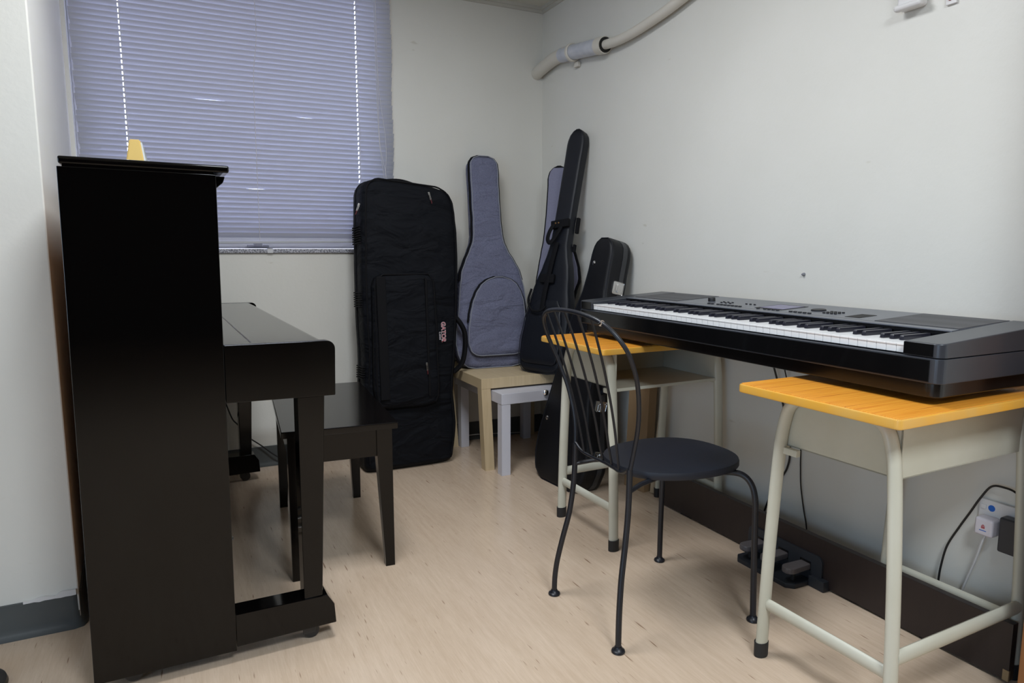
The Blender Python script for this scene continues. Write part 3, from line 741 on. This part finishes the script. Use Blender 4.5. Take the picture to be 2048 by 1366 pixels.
# ---- hard guitar case on the floor
hc = thing('guitar_hard_case', 'black hard guitar case with silver latches standing on the floor behind a desk', 'case', (1.49, 2.61, .0), (0, 0, 0))
hc.matrix_world = Matrix.Translation((1.49, 2.61, .0)) @ Matrix.Rotation(R(-84), 4, 'Z') @ Matrix.Rotation(R(-13.6), 4, 'X')
HT = [(.0, -.10, .10), (.012, -.135, .135), (.05, -.180, .175), (.12, -.200, .192), (.20, -.205, .186), (.30, -.192, .155), (.40, -.178, .126), (.47, -.168, .116), (.55, -.158, .118), (.65, -.150, .128), (.74, -.138, .126), (.82, -.112, .104), (.90, -.086, .083), (1.0, -.075, .077), (1.08, -.072, .075), (1.12, -.064, .066), (1.145, -.045, .045), (1.156, -.02, .02)]
def hz(z0, z1, n): return zsteps(z0, z1, n, .05, 8)
def shell(y0, y1, grow, nm):
    T = [(z, l - grow, r + grow) for z, l, r in HT]
    RR = []
    for z in hz(.0 - grow, 1.156 + grow, 56):
        l, r = lerp_tab(T, z)
        RR.append(super_ring(z, (l + r) / 2, max(.004, (r - l) / 2), y0, y1, 12, 56))
    return MB().rings(RR)
# front shell as stacked outline rings so that its face edge is rounded
def outline_ring(y, inset):
    zz = [.0 + inset * .8 + (1.156 - inset * 1.6) * i / 60 for i in range(61)]
    zz = [min(1.1555, max(.0005, z)) for z in zz]
    return [Vector(p) for p in outline(HT, zz, inset, lambda z: y)]
def case_shell(prof):
    return MB().rings([outline_ring(y, i) for y, i in prof])
case_shell([(.0, .022), (.002, .013), (.007, .006), (.014, .0015), (.022, 0), (.070, 0)]).build('front_shell', M['tolex'], hc)
case_shell([(.072, 0), (.105, 0), (.113, .0015), (.120, .006), (.125, .013), (.127, .022)]).build('back_shell', M['tolex'], hc)
case_shell([(.069, .001), (.069, -.002), (.094, -.002), (.094, .001)]).build('valance', M['valance'], hc)
eg = outline_ring(.006, .0045); MB().tube(eg + [eg[0]], .0028, 8).build('edge_piping', M['leatherette'], hc)
def latch(zc, name='latch'):
    l, r = lerp_tab(HT, zc)
    m = MB(); x = r + .002
    m.box(x - .002, x + .003, .036, .100, zc - .029, zc + .029, .006).box(x + .002, x + .007, .052, .082, zc - .014, zc + .014, .002)
    m.box(x + .002, x + .009, .062, .074, zc - .020, zc + .020, .002)
    for dz in (-.018, .018):
        for yy in (.05, .093): m.box(x + .002, x + .0045, yy - .003, yy + .003, zc + dz - .003, zc + dz + .003, .001)
    return m.build(name, M['chrome'], hc)
latch(.935); latch(.395); latch(.18)
m = MB(); m.tube(catmull([(.118, .07, .60), (.142, .07, .585), (.148, .07, .53), (.142, .07, .475), (.112, .07, .46)], 6), .010, 10); m.build('handle', M['leatherette'], hc)
for (xx, zz_) in ((-.035, 1.035), (-.150, .285), (-.10, .70)):
    MB().lathe([(.010, -.001), (.010, .002), (.006, .0045), (.002, .005)], 16, (0, 0, 0), Matrix.Translation((xx, .0, zz_)) @ Matrix.Rotation(PI / 2, 4, 'X')).build('stud', M['chrome'], hc)
MB().lathe([(.011, 0), (.011, .006), (.006, .010)], 14, (0, 0, 0), Matrix.Translation((-.06, .09, .008))).build('foot', M['rubber'], hc)

settle(hc, .0004)
# ------------------------------------------------------------------ low tables in the corner
bt = thing('side_table', 'birch coloured square low table carrying the guitar bags', 'table', (1.5495, 3.205, 0), (0, 0, R(0)))
TW = .275; TD = .272
MB().box(-TW, TW, -TD, TD, .405, .455, .002).build('tabletop', M['birch'], bt)
for sx in (-1, 1):
    for sy in (-1, 1):
        x, y = sx * TW, sy * TD; m = MB(); ln = .020 if (sx, sy) == (-1, -1) else 0      # the near leg has racked a little
        ly = 0
        if (sx, sy) == (-1, 1): ln, ly = .012, -.040
        def q(z, ox, oy): return [(x + ox, y + oy, z), (x - sx * .048 + ox, y + oy, z), (x - sx * .048 + ox, y - sy * .048 + oy, z), (x + ox, y - sy * .048 + oy, z)]
        m.rings([q(0, ln, ly), q(.405, 0, 0)]); m.build('leg', M['birch'], bt, smooth=False)
wt = thing('side_table', 'white square low table pushed under the birch table', 'table', (1.552, 3.120, 0), (0, 0, R(.6)))
MB().box(-.224, .220, -.290, .290, .345, .396, .002).build('tabletop', M['whitetable'], wt)
for sx in (-1, 1):
    for sy in (-1, 1):
        x, y = (-.222 if sx < 0 else .218), sy * .288
        if (sx, sy) == (-1, 1): x += .012
        MB().box(x, x - sx * .046, y, y - sy * .046, 0, .345, .001).build('leg', M['whitetable'], wt)
MB().lathe([(.0, -.0), (.011, .0), (.0145, .005), (.0145, .009), (.010, .014), (.003, .016)], 20, (0, 0, 0), Matrix.Translation((.010, -.290, .384)) @ Matrix.Rotation(PI / 2, 4, 'X')).build('knob', M['chrome'], wt)

# ------------------------------------------------------------------ school desks
def make_desk(loc, rz, label, xa, xb):
    d = thing('school_desk', label, 'desk', loc, (0, 0, rz), 'school desks carrying the keyboard')
    # top: rounded slab, laminate face with amber edge
    def rr(i_, w_, r, k=5):
        o = []; xl, xr = xa + i_, xb - i_
        for cx, cy, a0 in ((xr - r, w_ - r, 0), (xl + r, w_ - r, 90), (xl + r, -w_ + r, 180), (xr - r, -w_ + r, 270)):
            for i in range(k + 1):
                a = R(a0 + 90 * i / k); o.append((cx + r * math.cos(a), cy + r * math.sin(a)))
        return o
    MB().prism(rr(0, .212, .012), .712, .7335, 'z', bev=.004).build('desktop_edge', M['edging'], d)
    MB().prism(rr(.0045, .2075, .009), .7330, .7350, 'z', bev=.0008).build('desktop', M['laminate'], d)
    for sx in (-1, 1):
        x = sx * .2455
        path = catmull([(x, -.178, .018), (x, -.168, .30), (x, -.152, .56), (x, -.139, .650), (x, -.120, .690), (x, -.085, .7015), (x, 0, .7020), (x, .085, .7015), (x, .120, .690), (x, .139, .650), (x, .152, .56), (x, .168, .30), (x, .178, .018)], 7)
        MB().tube(path, .0125, 14, ell=((1, 0, 0), 1.5)).build('side_frame', M['cream'], d)
        for sy in (-1, 1):
            m = MB(); n = 18
            def ov(z, k): return [(x + .0205 * k * math.cos(2 * PI * j / n), sy * .1785 + .0150 * k * math.sin(2 * PI * j / n), z) for j in range(n)]
            m.rings([ov(0, .97), ov(.003, 1.0), ov(.040, 1.02)]); m.build('rubber_foot', M['rubber'], d)
        MB().tube([(x, -.168, .150), (x, .168, .150)], .0095, 12, ell=((0, 0, 1), 1.7)).build('side_bar', M['cream'], d)
    MB().tube([(-.238, .176, .188), (.238, .176, .188)], .0095, 12, ell=((0, 0, 1), 1.9)).build('foot_rail', M['cream'], d)
    # book tray: open at the sitter's side
    m = MB(); t = .003
    m.box(-.230, .230, -.150, .150, .578, .581).box(-.230, -.227, -.150, .150, .578, .708).box(.227, .230, -.150, .150, .578, .708).box(-.230, .230, .147, .150, .578, .708)
    m.box(-.230, .230, -.156, -.150, .570, .5815, .002)
    m.build('book_tray', M['cream'], d, smooth=False)
    for sx in (-1, 1):
        for sy in (-1,): MB().box(sx * .233, sx * .248, sy * .100, sy * .158, .560, .577, .002).build('tray_bracket', M['cream'], d)
    return d
make_desk((1.580, 1.047, 0), PI + R(1.0), 'cream steel school desk with orange top, nearer the door frame, solid back panel showing', -.305, .338)
make_desk((1.588, 2.106, 0), R(1.0), 'cream steel school desk with orange top behind the black chair, open book tray showing', -.330, .300)

# ------------------------------------------------------------------ digital piano on the desks
KX, KY, KZ = 1.41, 1.5575, .735
dp = thing('digital_piano', 'long black digital piano keyboard resting across the two school desks', 'keyboard', (KX, KY, KZ))
def rnd_front(x0, x1, h, r, k=6):
    o = [(x1, h), (x1, -h)]
    o += [(x0 + r - r * math.cos(a), -h + r - r * math.sin(a)) for a in [PI / 2 - PI / 2 * i / k for i in range(k + 1)]][::1]
    o += [(x0 + r - r * math.cos(a), h - r + r * math.sin(a)) for a in [PI / 2 * i / k for i in range(k + 1)]]
    return o
MB().prism(rnd_front(-.014, .388, .705, .022), .050, .1035, 'z', bev=.003).build('lower_case', M['kbplastic'], dp)
MB().box(-.0152, -.0125, -.682, .682, .054, .100, .0008).build('front_rail', M['kbgloss'], dp)
MB().prism(rnd_front(.004, .372, .690, .024), .016, .051, 'z', bev=.004).build('base', M['kbbase'], dp)
for y in (-.52, .52):
    for x in (.13, .33): MB().lathe([(.014, 0), (.014, .014), (.012, .017)], 16, (x, y, 0)).build('rubber_foot', M['rubber'], dp)
def cheek(y0, y1):
    out = -1 if abs(y0) > abs(y1) and y0 < 0 else 1
    ya, yb = (y1, y0) if out < 0 else (y0, y1)          # ya inner, yb outer face
    rr_ = .020; pl = [(-.012, ya)]
    pl += [(-.012 + rr_ - rr_ * math.cos(t), yb - out * (rr_ - rr_ * math.sin(t))) for t in [PI / 2 * k / 7 for k in range(8)]]
    pl += [(.388, yb), (.388, ya)]
    m = MB(); m.prism(pl, .1055, .16, 'z'); m.wn = True
    def top(x): return .1345 + (x + .012) * (.015 / .162) if x < .150 else .1495 + (x - .150) * (.0105 / .238)
    tv = [v for v in m.bm.verts if v.co.z > .15]
    # split the top at the change of slope
    for v in tv: v.co.z = top(v.co.x)
    es = [e for e in m.bm.edges if all(v in tv for v in e.verts)]
    bmesh.ops.bevel(m.bm, geom=es, offset=.003, segments=3, affect='EDGES', profile=.5)
    return m
cheek(-.705, -.6215).build('end_block', M['kbplastic'], dp); cheek(.6215, .705).build('end_block', M['kbplastic'], dp)
for ys, (ya, yb) in ((-1, (-.686, -.6214)), (1, (.6214, .686))):
    MB().box(-.0128, -.0105, min(ya, yb), max(ya, yb), .107, .133).build('end_block_face', M['kbgloss'], dp)
# control panel: sloping slab behind the keys
MB().prism([(.152, .112), (.152, .1445), (.154, .1465), (.388, .1585), (.388, .1035), (.20, .1035)], -.6213, .6213, 'y', bev=.0).build('control_panel', M['kbpanel'], dp, smooth=False)
MB().box(.1505, .1521, -.6212, .6212, .112, .1440).build('key_fascia', M['kbgloss'], dp, smooth=False)
SL = (.1585 - .1465) / (.388 - .154)
def pz(x): return .1465 + (x - .154) * SL
TILT = math.atan(SL)
def on_panel(x, y, h=0): return Matrix.Translation((x, y, pz(x) + h)) @ Matrix.Rotation(-TILT, 4, 'Y')
def pbox(name, x0, x1, y0, y1, m_, h=.0012, bev=.0004):
    cx = (x0 + x1) / 2; cy = (y0 + y1) / 2; a = (x1 - x0) / 2; b = (y1 - y0) / 2
    return MB().box(-a, a, -b, b, -.0006, h, bev, 1, mtx=on_panel(cx, cy)).build(name, m_, dp, smooth=False)
pbox('panel_groove', .1795, .1812, -.6205, .6205, M['kbgloss'], .0003, 0)
pbox('speaker_grille', .186, .382, .365, .612, M['grille']); pbox('speaker_grille', .186, .382, -.618, -.405, M['grille'])
pbox('display_frame', .208, .322, -.085, .022, M['darkhole'], .0008); pbox('display', .222, .312, -.077, .014, M['lcd'], .0014)
pbox('usb_recess', .205, .275, -.348, -.303, M['darkhole'], .0008)
MB().lathe([(.0125, 0), (.0125, .010), (.0115, .012)], 20, mtx=on_panel(.262, .272)).build('volume_knob', M['button'], dp)
MB().lathe([(.021, 0), (.021, .0025), (.019, .004), (.012, .0032)], 28, mtx=on_panel(.270, -.165)).build('data_dial', M['button'], dp)
def button(x, y, a=.0035, b=.0055): MB().box(-a, a, -b, b, 0, .003, .001, 1, mtx=on_panel(x, y)).build('button', M['button'], dp)
for k in range(2): button(.198, .215 - .017 * k)
for k in range(7): button(.198, .172 - .0165 * k)
for k in range(3): button(.262, .212 - .020 * k, .0025, .004); button(.244, .205 - .020 * k, .0025, .004)
for k in range(3): button(.262, .110 - .018 * k, .0025, .004)
button(.198, -.003)
for k in range(4): button(.198, -.030 - .0165 * k)
for k in range(5): button(.198, -.128 - .0165 * k)
for r_ in range(3):
    for k in range(4): button(.232 + .016 * r_, -.215 - .0125 * k, .003, .004)
# keys
nw = 52; kw = 1.239 / nw
wk = MB().box(0, .1485, -kw / 2 + .0004, kw / 2 - .0004, .106, .1255, .0012).box(-.0015, .004, -kw / 2 + .0004, kw / 2 - .0004, .1215, .1258, .0009).build('white_key', M['ivory'], dp)
bkm = MB(); bkm.prism([(.0500, .1245), (.0520, .1345), (.0545, .1368), (.1485, .1375), (.1485, .1245)], -.0052, .0052, 'y', bev=.0016)
bk = bkm.build('black_key', M['ebony'], dp)
firstb = True
for i in range(nw):
    y = .6195 - kw * (i + .5)
    o = wk if i == 0 else wk.copy()
    if i: COL.objects.link(o); o.parent = dp
    o.location = (0, y, 0)
    if i < nw - 1 and i % 7 in (0, 2, 3, 5, 6):
        q = bk if firstb else bk.copy()
        if not firstb: COL.objects.link(q); q.parent = dp
        firstb = False
        q.location = (0, y - kw / 2, 0)
MB().box(.146, .150, -.6205, .6205, .112, .1272).build('felt_strip', M['felt'], dp, smooth=False)

# ------------------------------------------------------------------ keyboard stand board with pedals
sb_ = thing('pedal_board', 'long dark brown board with three grey pedals on the floor along the wall', 'pedal board', (1.798, 1.56, 0))
MB().box(-.018, .0040, -.700, .650, .008, .158, .0015).build('board', M['rosewood'], sb_)
MB().box(-.0188, -.012, -.7005, -.686, .0075, .036, .001).build('chipped_corner', M['rawedge'], sb_)
for y in (-.5, .5): MB().box(-.010, .002, y - .03, y + .03, 0, .009).build('glide', M['rubber'], sb_)
pu = MB(); c = []
for (yy, zz_) in ((-.160, .0), (-.160, .075)): c.append((yy, zz_))
for k in range(6): a = PI - PI / 2 * k / 5; c.append((-.138 + .022 * math.cos(a), .078 + .022 * math.sin(a)))
for k in range(6): a = PI / 2 - PI / 2 * k / 5; c.append((.128 + .022 * math.cos(a), .078 + .022 * math.sin(a)))
c += [(.150, 0)]
pu.prism(c, -.026, -.0115, 'x', bev=.002); pbx = pu.build('pedal_housing', M['pedalbox'], sb_)
m = MB(); m.prism([(-.011, -.125), (-.10, -.125), (-.122, -.105), (-.122, .100), (-.10, .122), (-.011, .122)], 0, .016, 'z', bev=.003); m.box(-.042, -.011, -.182, -.125, 0, .034, .002); m.box(-.042, -.011, .125, .160, 0, .034, .002)
m.build('base_plate', M['pedalbox'], sb_)
for y in (-.098, -.008, .085):
    m = MB()
    o = []
    for k in range(9): a = PI / 2 + PI * k / 8; o.append((-.098 + .023 * math.cos(a), .023 * math.sin(a)))
    o = [(-.020, .020)] + o + [(-.020, -.020)]
    m.prism([(a, b + y) for a, b in o], .046, .066, 'z', bev=.005, mtx=None); m.build('pedal', M['pedalgrey'], sb_)
    MB().box(-.0272, -.0255, y - .021, y + .021, .044, .073).build('pedal_slot', M['kbgloss'], sb_, smooth=False)
    m = MB(); m.lathe([(.006, .015), (.006, .047)], 12, (-.080, y, 0)); m.build('pedal_stop', M['rubber'], sb_)

# ------------------------------------------------------------------ black metal chair
cr = thing('metal_chair', 'black round-seated metal chair with hooped spindle back, facing the keyboard', 'chair', (1.22, 1.57, 0))
mt_ = M['chairmetal']
def cs(cx, cy, a, b, p, n, z):
    o = []
    for j in range(n):
        t = 2 * PI * j / n; c_, s_ = math.cos(t), math.sin(t)
        o.append(Vector((cx + a * math.copysign(abs(c_) ** (2 / p), c_), cy + b * math.copysign(abs(s_) ** (2 / p), s_), z)))
    return o
def seat_ring(k, z):
    o = []
    for q_ in cs(0, 0, .198 * k, .180 * k, 2.35, 64, z):
        t = (q_.x / .198 + 1) / 2                      # a little narrower at the back
        o.append(Vector((q_.x + .072, q_.y * (.90 + .12 * t), z)))
    return o
MB().rings([seat_ring(.93, .436), seat_ring(.985, .4365), seat_ring(1.0, .441), seat_ring(1.0, .452), seat_ring(.99, .4575), seat_ring(.95, .459), seat_ring(.6, .4575), seat_ring(.2, .457)]).build('seat', M['chairseat'], cr)
# hoop of the back: (z, x, half width) measured up from the joints
prof = [(.466, 1.047, .137), (.50, 1.051, .141), (.54, 1.054, .148), (.58, 1.054, .158), (.62, 1.050, .169), (.66, 1.043, .179), (.70, 1.032, .190), (.74, 1.019, .199), (.78, 1.002, .204), (.82, .983, .201), (.86, .960, .178), (.885, .944, .138), (.897, .935, .085), (.902, .931, .03)]
right = [(x - 1.22, -w_, z) for z, x, w_ in prof]; left = [(x - 1.22, w_, z) for z, x, w_ in prof][::-1]
hoop = catmull(right + left, 5)
MB().tube(hoop, .0060, 10).build('back_hoop', mt_, cr)
MB().lathe([(.0062, -.006), (.0067, 0), (.0062, .006)], 12, mtx=Matrix.Translation((.946 - 1.22, -.146, .881)) @ Matrix.Rotation(R(60), 4, 'X')).build('worn_spot', M['chrome'], cr)
# lower bow of the back, following the rear edge of the seat
bow = catmull([(1.049 - 1.22, -.139, .490), (1.050 - 1.22, -.100, .4665), (1.058 - 1.22, -.05, .4640), (1.062 - 1.22, 0, .4640), (1.058 - 1.22, .05, .4650), (1.050 - 1.22, .100, .472), (1.049 - 1.22, .139, .490)], 6)
MB().tube(bow, .0044, 8).build('back_bow', mt_, cr)
tops = [(.127, .8905, .940), (.075, .8985, .934), (.012, .9025, .931), (-.052, .9005, .9325), (-.108, .892, .939)]
bots = [(.092, .4705, 1.0515), (.058, .4655, 1.057), (.012, .464, 1.0615), (-.036, .464, 1.0595), (-.082, .4655, 1.053)]
for (ya, za, xa), (yb, zb, xb) in zip(tops, bots):
    pth = []
    for k in range(9):
        t = k / 8; z = zb + (za - zb) * t
        # follow the lean of the hoop
        xx = None
        for A, B in zip(prof, prof[1:]):
            if A[0] <= z <= B[0]: xx = A[1] + (B[1] - A[1]) * (z - A[0]) / (B[0] - A[0])
        if xx is None: xx = xb
        s_ = (1 - t) * (xb - prof[0][1]); xl_ = xb + (xa - xb) * t
        xx = xl_ + .30 * (xx + s_ - xl_); s_ = 0
        pth.append((xx + s_ - 1.22, yb + (ya - yb) * t, z))
    pth[-1] = (xa - 1.22, ya, za)
    MB().tube(catmull(pth, 3), .0036, 8).build('spindle', mt_, cr)
for sy in (-1, 1):
    m = MB(); pth = catmull([(1.049, .137, .486), (1.048, .138, .42), (1.044, .140, .35), (1.034, .144, .27), (1.018, .154, .19), (1.006, .165, .115), (1.001, .1705, .06), (1.0, .172, .012)], 6)
    m.tube([(p.x - 1.22, sy * p.y, p.z) for p in pth], .0082, 12); m.build('leg', mt_, cr)
    fy = .214; pth = catmull([(1.330, .10, .428), (1.385, .135, .430), (1.418, .166, .427), (1.432, .190, .405), (1.436, .204, .365), (1.437, .207, .30), (1.438, .2105, .15), (1.440, .2135, .012)], 6)
    m = MB(); m.tube([(p.x - 1.22, sy * p.y, p.z) for p in pth], .0089, 12); m.build('leg', mt_, cr)
    MB().tube([(1.047 - 1.22, sy * .137, .424), (1.10 - 1.22, sy * .120, .432), (1.20 - 1.22, sy * .09, .433)], .0068, 10).build('seat_support', mt_, cr)
    for fx, fyy in ((1.0, .172), (1.440, .214)):
        MB().lathe([(.0172, 0), (.0186, .003), (.0175, .007), (.0115, .011), (.0095, .017)], 20, (fx - 1.22, sy * fyy, 0)).build('foot', mt_, cr)
MB().box(.10, .20, -.14, .14, .428, .437, .002).build('seat_plate', mt_, cr)

# ------------------------------------------------------------------ right wall fittings
cd = thing('wall_conduit', 'cream painted pipe running from the corner along the wall near the ceiling', 'pipe', (1.862, 2.81, 2.015))
def rel(p): return (p[0] - 1.862, p[1] - 2.81, p[2] - 2.015)
MB().tube([rel(p) for p in catmull([(1.862, 3.515, 2.030), (1.862, 3.42, 2.050), (1.862, 3.30, 2.066), (1.862, 3.18, 2.066), (1.862, 3.12, 2.056)], 6)], .0335, 20).build('elbow', M['pipe'], cd)
MB().tube([rel((1.862, 3.21, 2.065)), rel((1.862, 3.12, 2.0555)), rel((1.862, 2.86, 2.022))], .0365, 20).build('sleeve', M['pipeworn'], cd)
m = MB(); m.tube([rel((1.862, 2.865, 2.0225)), rel((1.862, 2.812, 2.0155))], .0395, 20); m.build('collar', M['pipe'], cd)
MB().tube([rel((1.862, 2.8125, 2.0155)), rel((1.862, 2.8085, 2.0150))], .0345, 20).build('collar_opening', M['darkhole'], cd)
MB().tube([rel(p) for p in catmull([(1.862, 2.84, 2.018), (1.862, 2.72, 2.008), (1.866, 2.60, 2.012), (1.868, 2.48, 2.024), (1.868, 2.36, 2.040), (1.868, 2.24, 2.062), (1.868, 2.0, 2.11)], 6)], .0215, 18).build('thin_pipe', M['pipe'], cd)
m = MB(); m.tube([rel((1.862 + .0405 * math.cos(a), 3.105 + .0, 2.053 + .0405 * math.sin(a))) for a in [2 * PI * k / 24 for k in range(24)]], .006, 8, closed=True, ell=((0, 1, 0), 1.8)); m.box(.018, .036, .275, .315, -.030, -.005, .003)
m.build('clamp', M['pipe'], cd)
wb = thing('wall_sensor_box', 'white rounded sensor box high on the wall above the keyboard', 'sensor', (1.90, 1.312, 1.80))
MB().box(-.034, 0, -.037, .037, -.072, .072, .010, 3).build('housing', M['plasticwhite'], wb)
MB().box(-.042, -.020, -.041, .041, -.074, -.056, .008, 3).build('lower_cap', M['plasticwhite'], wb)
MB().lathe([(.004, 0), (.004, .002)], 12, mtx=Matrix.Translation((-.034, .004, -.030)) @ Matrix.Rotation(-PI / 2, 4, 'Y')).build('indicator', M['darkhole'], wb)
cp = thing('call_plate', 'small white wall plate with a red button beside the sensor box', 'wall_plate', (1.90, 1.209, 1.742))  # call plate with a red dot
MB().box(-.008, 0, -.0145, .0145, -.031, .031, .002).build('plate', M['plasticwhite'], cp)
MB().lathe([(.0045, 0), (.0045, .003), (.003, .005)], 14, mtx=Matrix.Translation((-.008, .002, -.017)) @ Matrix.Rotation(-PI / 2, 4, 'Y')).build('button', M['reddot'], cp)
tag(MB().lathe([(.006, 0), (.005, .006), (.002, .012)], 10, mtx=Matrix.Translation((1.90, 1.641, .982)) @ Matrix.Rotation(-PI / 2, 4, 'Y')).build('wall_plug', M['plug']), 'tiny grey screw plug in the wall above the keyboard', 'wall plug')

# socket, plugs and cables beneath the keyboard
so = thing('wall_socket', 'white double wall socket with a blue round sticker behind the desk leg', 'socket', (1.90, .945, .365))
MB().box(-.010, 0, -.078, .078, -.044, .044, .003).build('plate', M['plasticwhite'], so)
MB().lathe([(.0085, 0), (.0085, .0006)], 20, mtx=Matrix.Translation((-.010, .046, .024)) @ Matrix.Rotation(-PI / 2, 4, 'Y')).build('sticker', M['blue'], so)
MB().box(-.013, -.010, .059, .072, .018, .030, .001).build('rocker', M['plasticwhite'], so)
pg = thing('power_plug', 'white plug with a small red and blue print in the wall socket', 'plug', (1.89, .988, .345))
MB().box(-.038, 0, -.023, .023, -.024, .024, .007, 3).build('body', M['plugwhite'], pg)
m = MB(); m.prism([(.005, .004), (0, .008), (-.005, .004)], -.0384, -.0380, 'x'); m.box(-.0384, -.0380, -.0045, .0045, -.003, .003); m.build('red_print', M['redsticker'], pg, smooth=False)
MB().box(-.0384, -.0380, -.0085, .0085, -.0095, -.0075).build('blue_print', M['blue'], pg, smooth=False)
MB().tube(catmull([(-.022, .0, -.022), (-.024, .006, -.045), (-.020, .02, -.10), (-.012, .045, -.18), (-.008, .06, -.235), (-.010, .07, -.30), (-.016, .075, -.332)], 6), .0036, 8).build('cable', M['cablewhite'], pg)
ad = thing('power_adapter', 'black power adapter hanging in the wall socket behind the desk leg', 'adapter', (1.89, .918, .345))
MB().box(-.033, 0, -.036, .036, -.052, .040, .005, 3).build('body', M['kbplastic'], ad)
MB().lathe([(.007, 0), (.007, .026), (.005, .034)], 12, (-.020, -.008, .038)).build('cable_grommet', M['rubber'], ad)
MB().tube(catmull([(-.020, -.008, .070), (-.020, -.002, .095), (-.018, .012, .110), (-.012, .040, .1125), (-.012, .072, .106), (-.013, .097, .065), (-.013, .118, .020), (-.013, .142, -.030), (-.013, .170, -.095), (-.013, .182, -.160), (-.016, .184, -.205), (-.030, .180, -.26), (-.034, .16, -.33)], 6), .0028, 8).build('cable', M['cableblack'], ad)
tag(MB().tube(catmull([(1.82, 1.66, .745), (1.862, 1.655, .62), (1.885, 1.640, .50), (1.893, 1.612, .40), (1.893, 1.606, .33), (1.893, 1.600, .26), (1.893, 1.583, .18), (1.888, 1.563, .125), (1.882, 1.550, .06), (1.880, 1.545, .012)], 6), .0022, 8).build('pedal_cable', M['cableblack']), 'thin black cable hanging down the wall behind the pedal board', 'cable')
tag(MB().tube(catmull([(1.82, 1.71, .745), (1.87, 1.70, .60), (1.892, 1.668, .45), (1.892, 1.652, .36), (1.892, 1.662, .30), (1.892, 1.688, .255), (1.892, 1.72, .20), (1.884, 1.75, .10), (1.88, 1.76, .012)], 6), .0034, 8).build('power_cable', M['cableblack']), 'thicker black cable curving down the wall beside the cream desk leg', 'cable')
tag(MB().tube(catmull([(1.861, 2.318, .006), (1.858, 2.333, .028), (1.860, 2.343, .050), (1.867, 2.343, .066), (1.877, 2.328, .068), (1.886, 2.308, .062)], 6), .0042, 8).build('network_cable', M['cablewhite']), 'short loop of white cable at the end of the brown pedal board', 'cable')
tag(MB().tube(catmull([(1.335, 3.463, .030), (1.45, 3.458, .034), (1.58, 3.458, .026), (1.70, 3.460, .016), (1.76, 3.462, .010)], 6), .0028, 8).build('floor_cable', M['cablewhite']), 'thin pale cable along the baseboard under the birch table', 'cable')
tag(MB().tube(catmull([(1.835, 1.40, .004), (1.803, 1.37, .004), (1.790, 1.32, .004), (1.796, 1.27, .004), (1.83, 1.24, .004)], 6), .0034, 8).build('trailing_cable', M['cableblack']), 'black cable peeping out from beneath the brown pedal board', 'cable')

# cardboard box and wooden stick behind the far desk
cb = thing('cardboard_box', 'narrow brown cardboard box standing against the wall behind the desk', 'box', (1.800, 2.352, 0), (0, R(2.5), R(8)))
MB().box(0, .048, 0, .125, 0, .540, .002).build('carton', M['card'], cb)
m = MB(); m.box(-.0006, .0486, -.0006, .1256, .18, .1815); m.build('fold_line', M['rawedge'], cb, smooth=False)
m = MB(); m.box(.002, .046, .005, .120, .5405, .543, mtx=None); m.build('flap', M['card'], cb)
sk = tag(MB().box(-.014, .014, -.006, .006, 0, .335, .001, mtx=Matrix.Rotation(R(5), 4, 'Y')).build('wooden_slat', M['palewood']), 'short pale wooden slat leaning on the cardboard box', 'slat')
sk.location = (1.832, 2.326, .003); sk.rotation_euler = (0, 0, R(-60))

# door frame at the near end of the keyboard wall
dj = struct(MB().box(1.695, XR, .72, .801, 0, 2.1, .004).build('door_1', M['brownwood']), 'varnished brown door frame post')
# round foot at the edge of the pier
fs = thing('round_base', 'round black base plate on the floor in front of the pier', 'base plate', (-.521, 1.945, 0))
MB().lathe([(.088, 0), (.091, .006), (.088, .016), (.070, .026), (.030, .040), (.022, .06)], 40).build('disc', M['castor'], fs)

# ------------------------------------------------------------------ light
W = bpy.data.worlds.new('sky'); S.world = W; W.use_nodes = True
bg = W.node_tree.nodes['Background']; bg.inputs['Color'].default_value = (0.66, 0.72, 1.0, 1); bg.inputs['Strength'].default_value = 7.0
def area(name, loc, sx, sy, power, col):
    l = bpy.data.lights.new(name, 'AREA'); l.shape = 'RECTANGLE'; l.size = sx; l.size_y = sy; l.energy = power; l.color = col
    o = bpy.data.objects.new(name, l); COL.objects.link(o); o.location = loc; return o
# >lights
area('ceiling_lamp_light', (.45, 1.75, ZC - .012), .60, .60, 30, (.91, .95, 1.0))
area('ceiling_lamp_light', (.60, -.45, ZC - .012), .60, .60, 57, (.84, .92, 1.0))
# added bluish fill from the left, standing in for unseen daylight
wl = area('added_fill_light', (-2.45, -.5, 1.15), 1.7, 1.2, 40, (.46, .69, 1.0))
wl.rotation_euler = (Vector((1.9, 1.5, .7)) - Vector((-2.45, -.5, 1.15))).to_track_quat('-Z', 'Y').to_euler()

# ------------------------------------------------------------------ camera
cam = bpy.data.cameras.new('camera'); cam.lens = 24.0; cam.sensor_width = 36.0; cam.clip_start = .02
co = bpy.data.objects.new('camera', cam); COL.objects.link(co)
co.location = (0, 0, 1.06); co.rotation_euler = (R(90) - math.atan(181 / 1365), 0, R(-26.1))
S.camera = co
S.view_settings.view_transform = 'Standard'; S.view_settings.look = 'None'
S.view_settings.gamma = 1.0; S.view_settings.exposure = 0.0; S.view_settings.use_curve_mapping = False
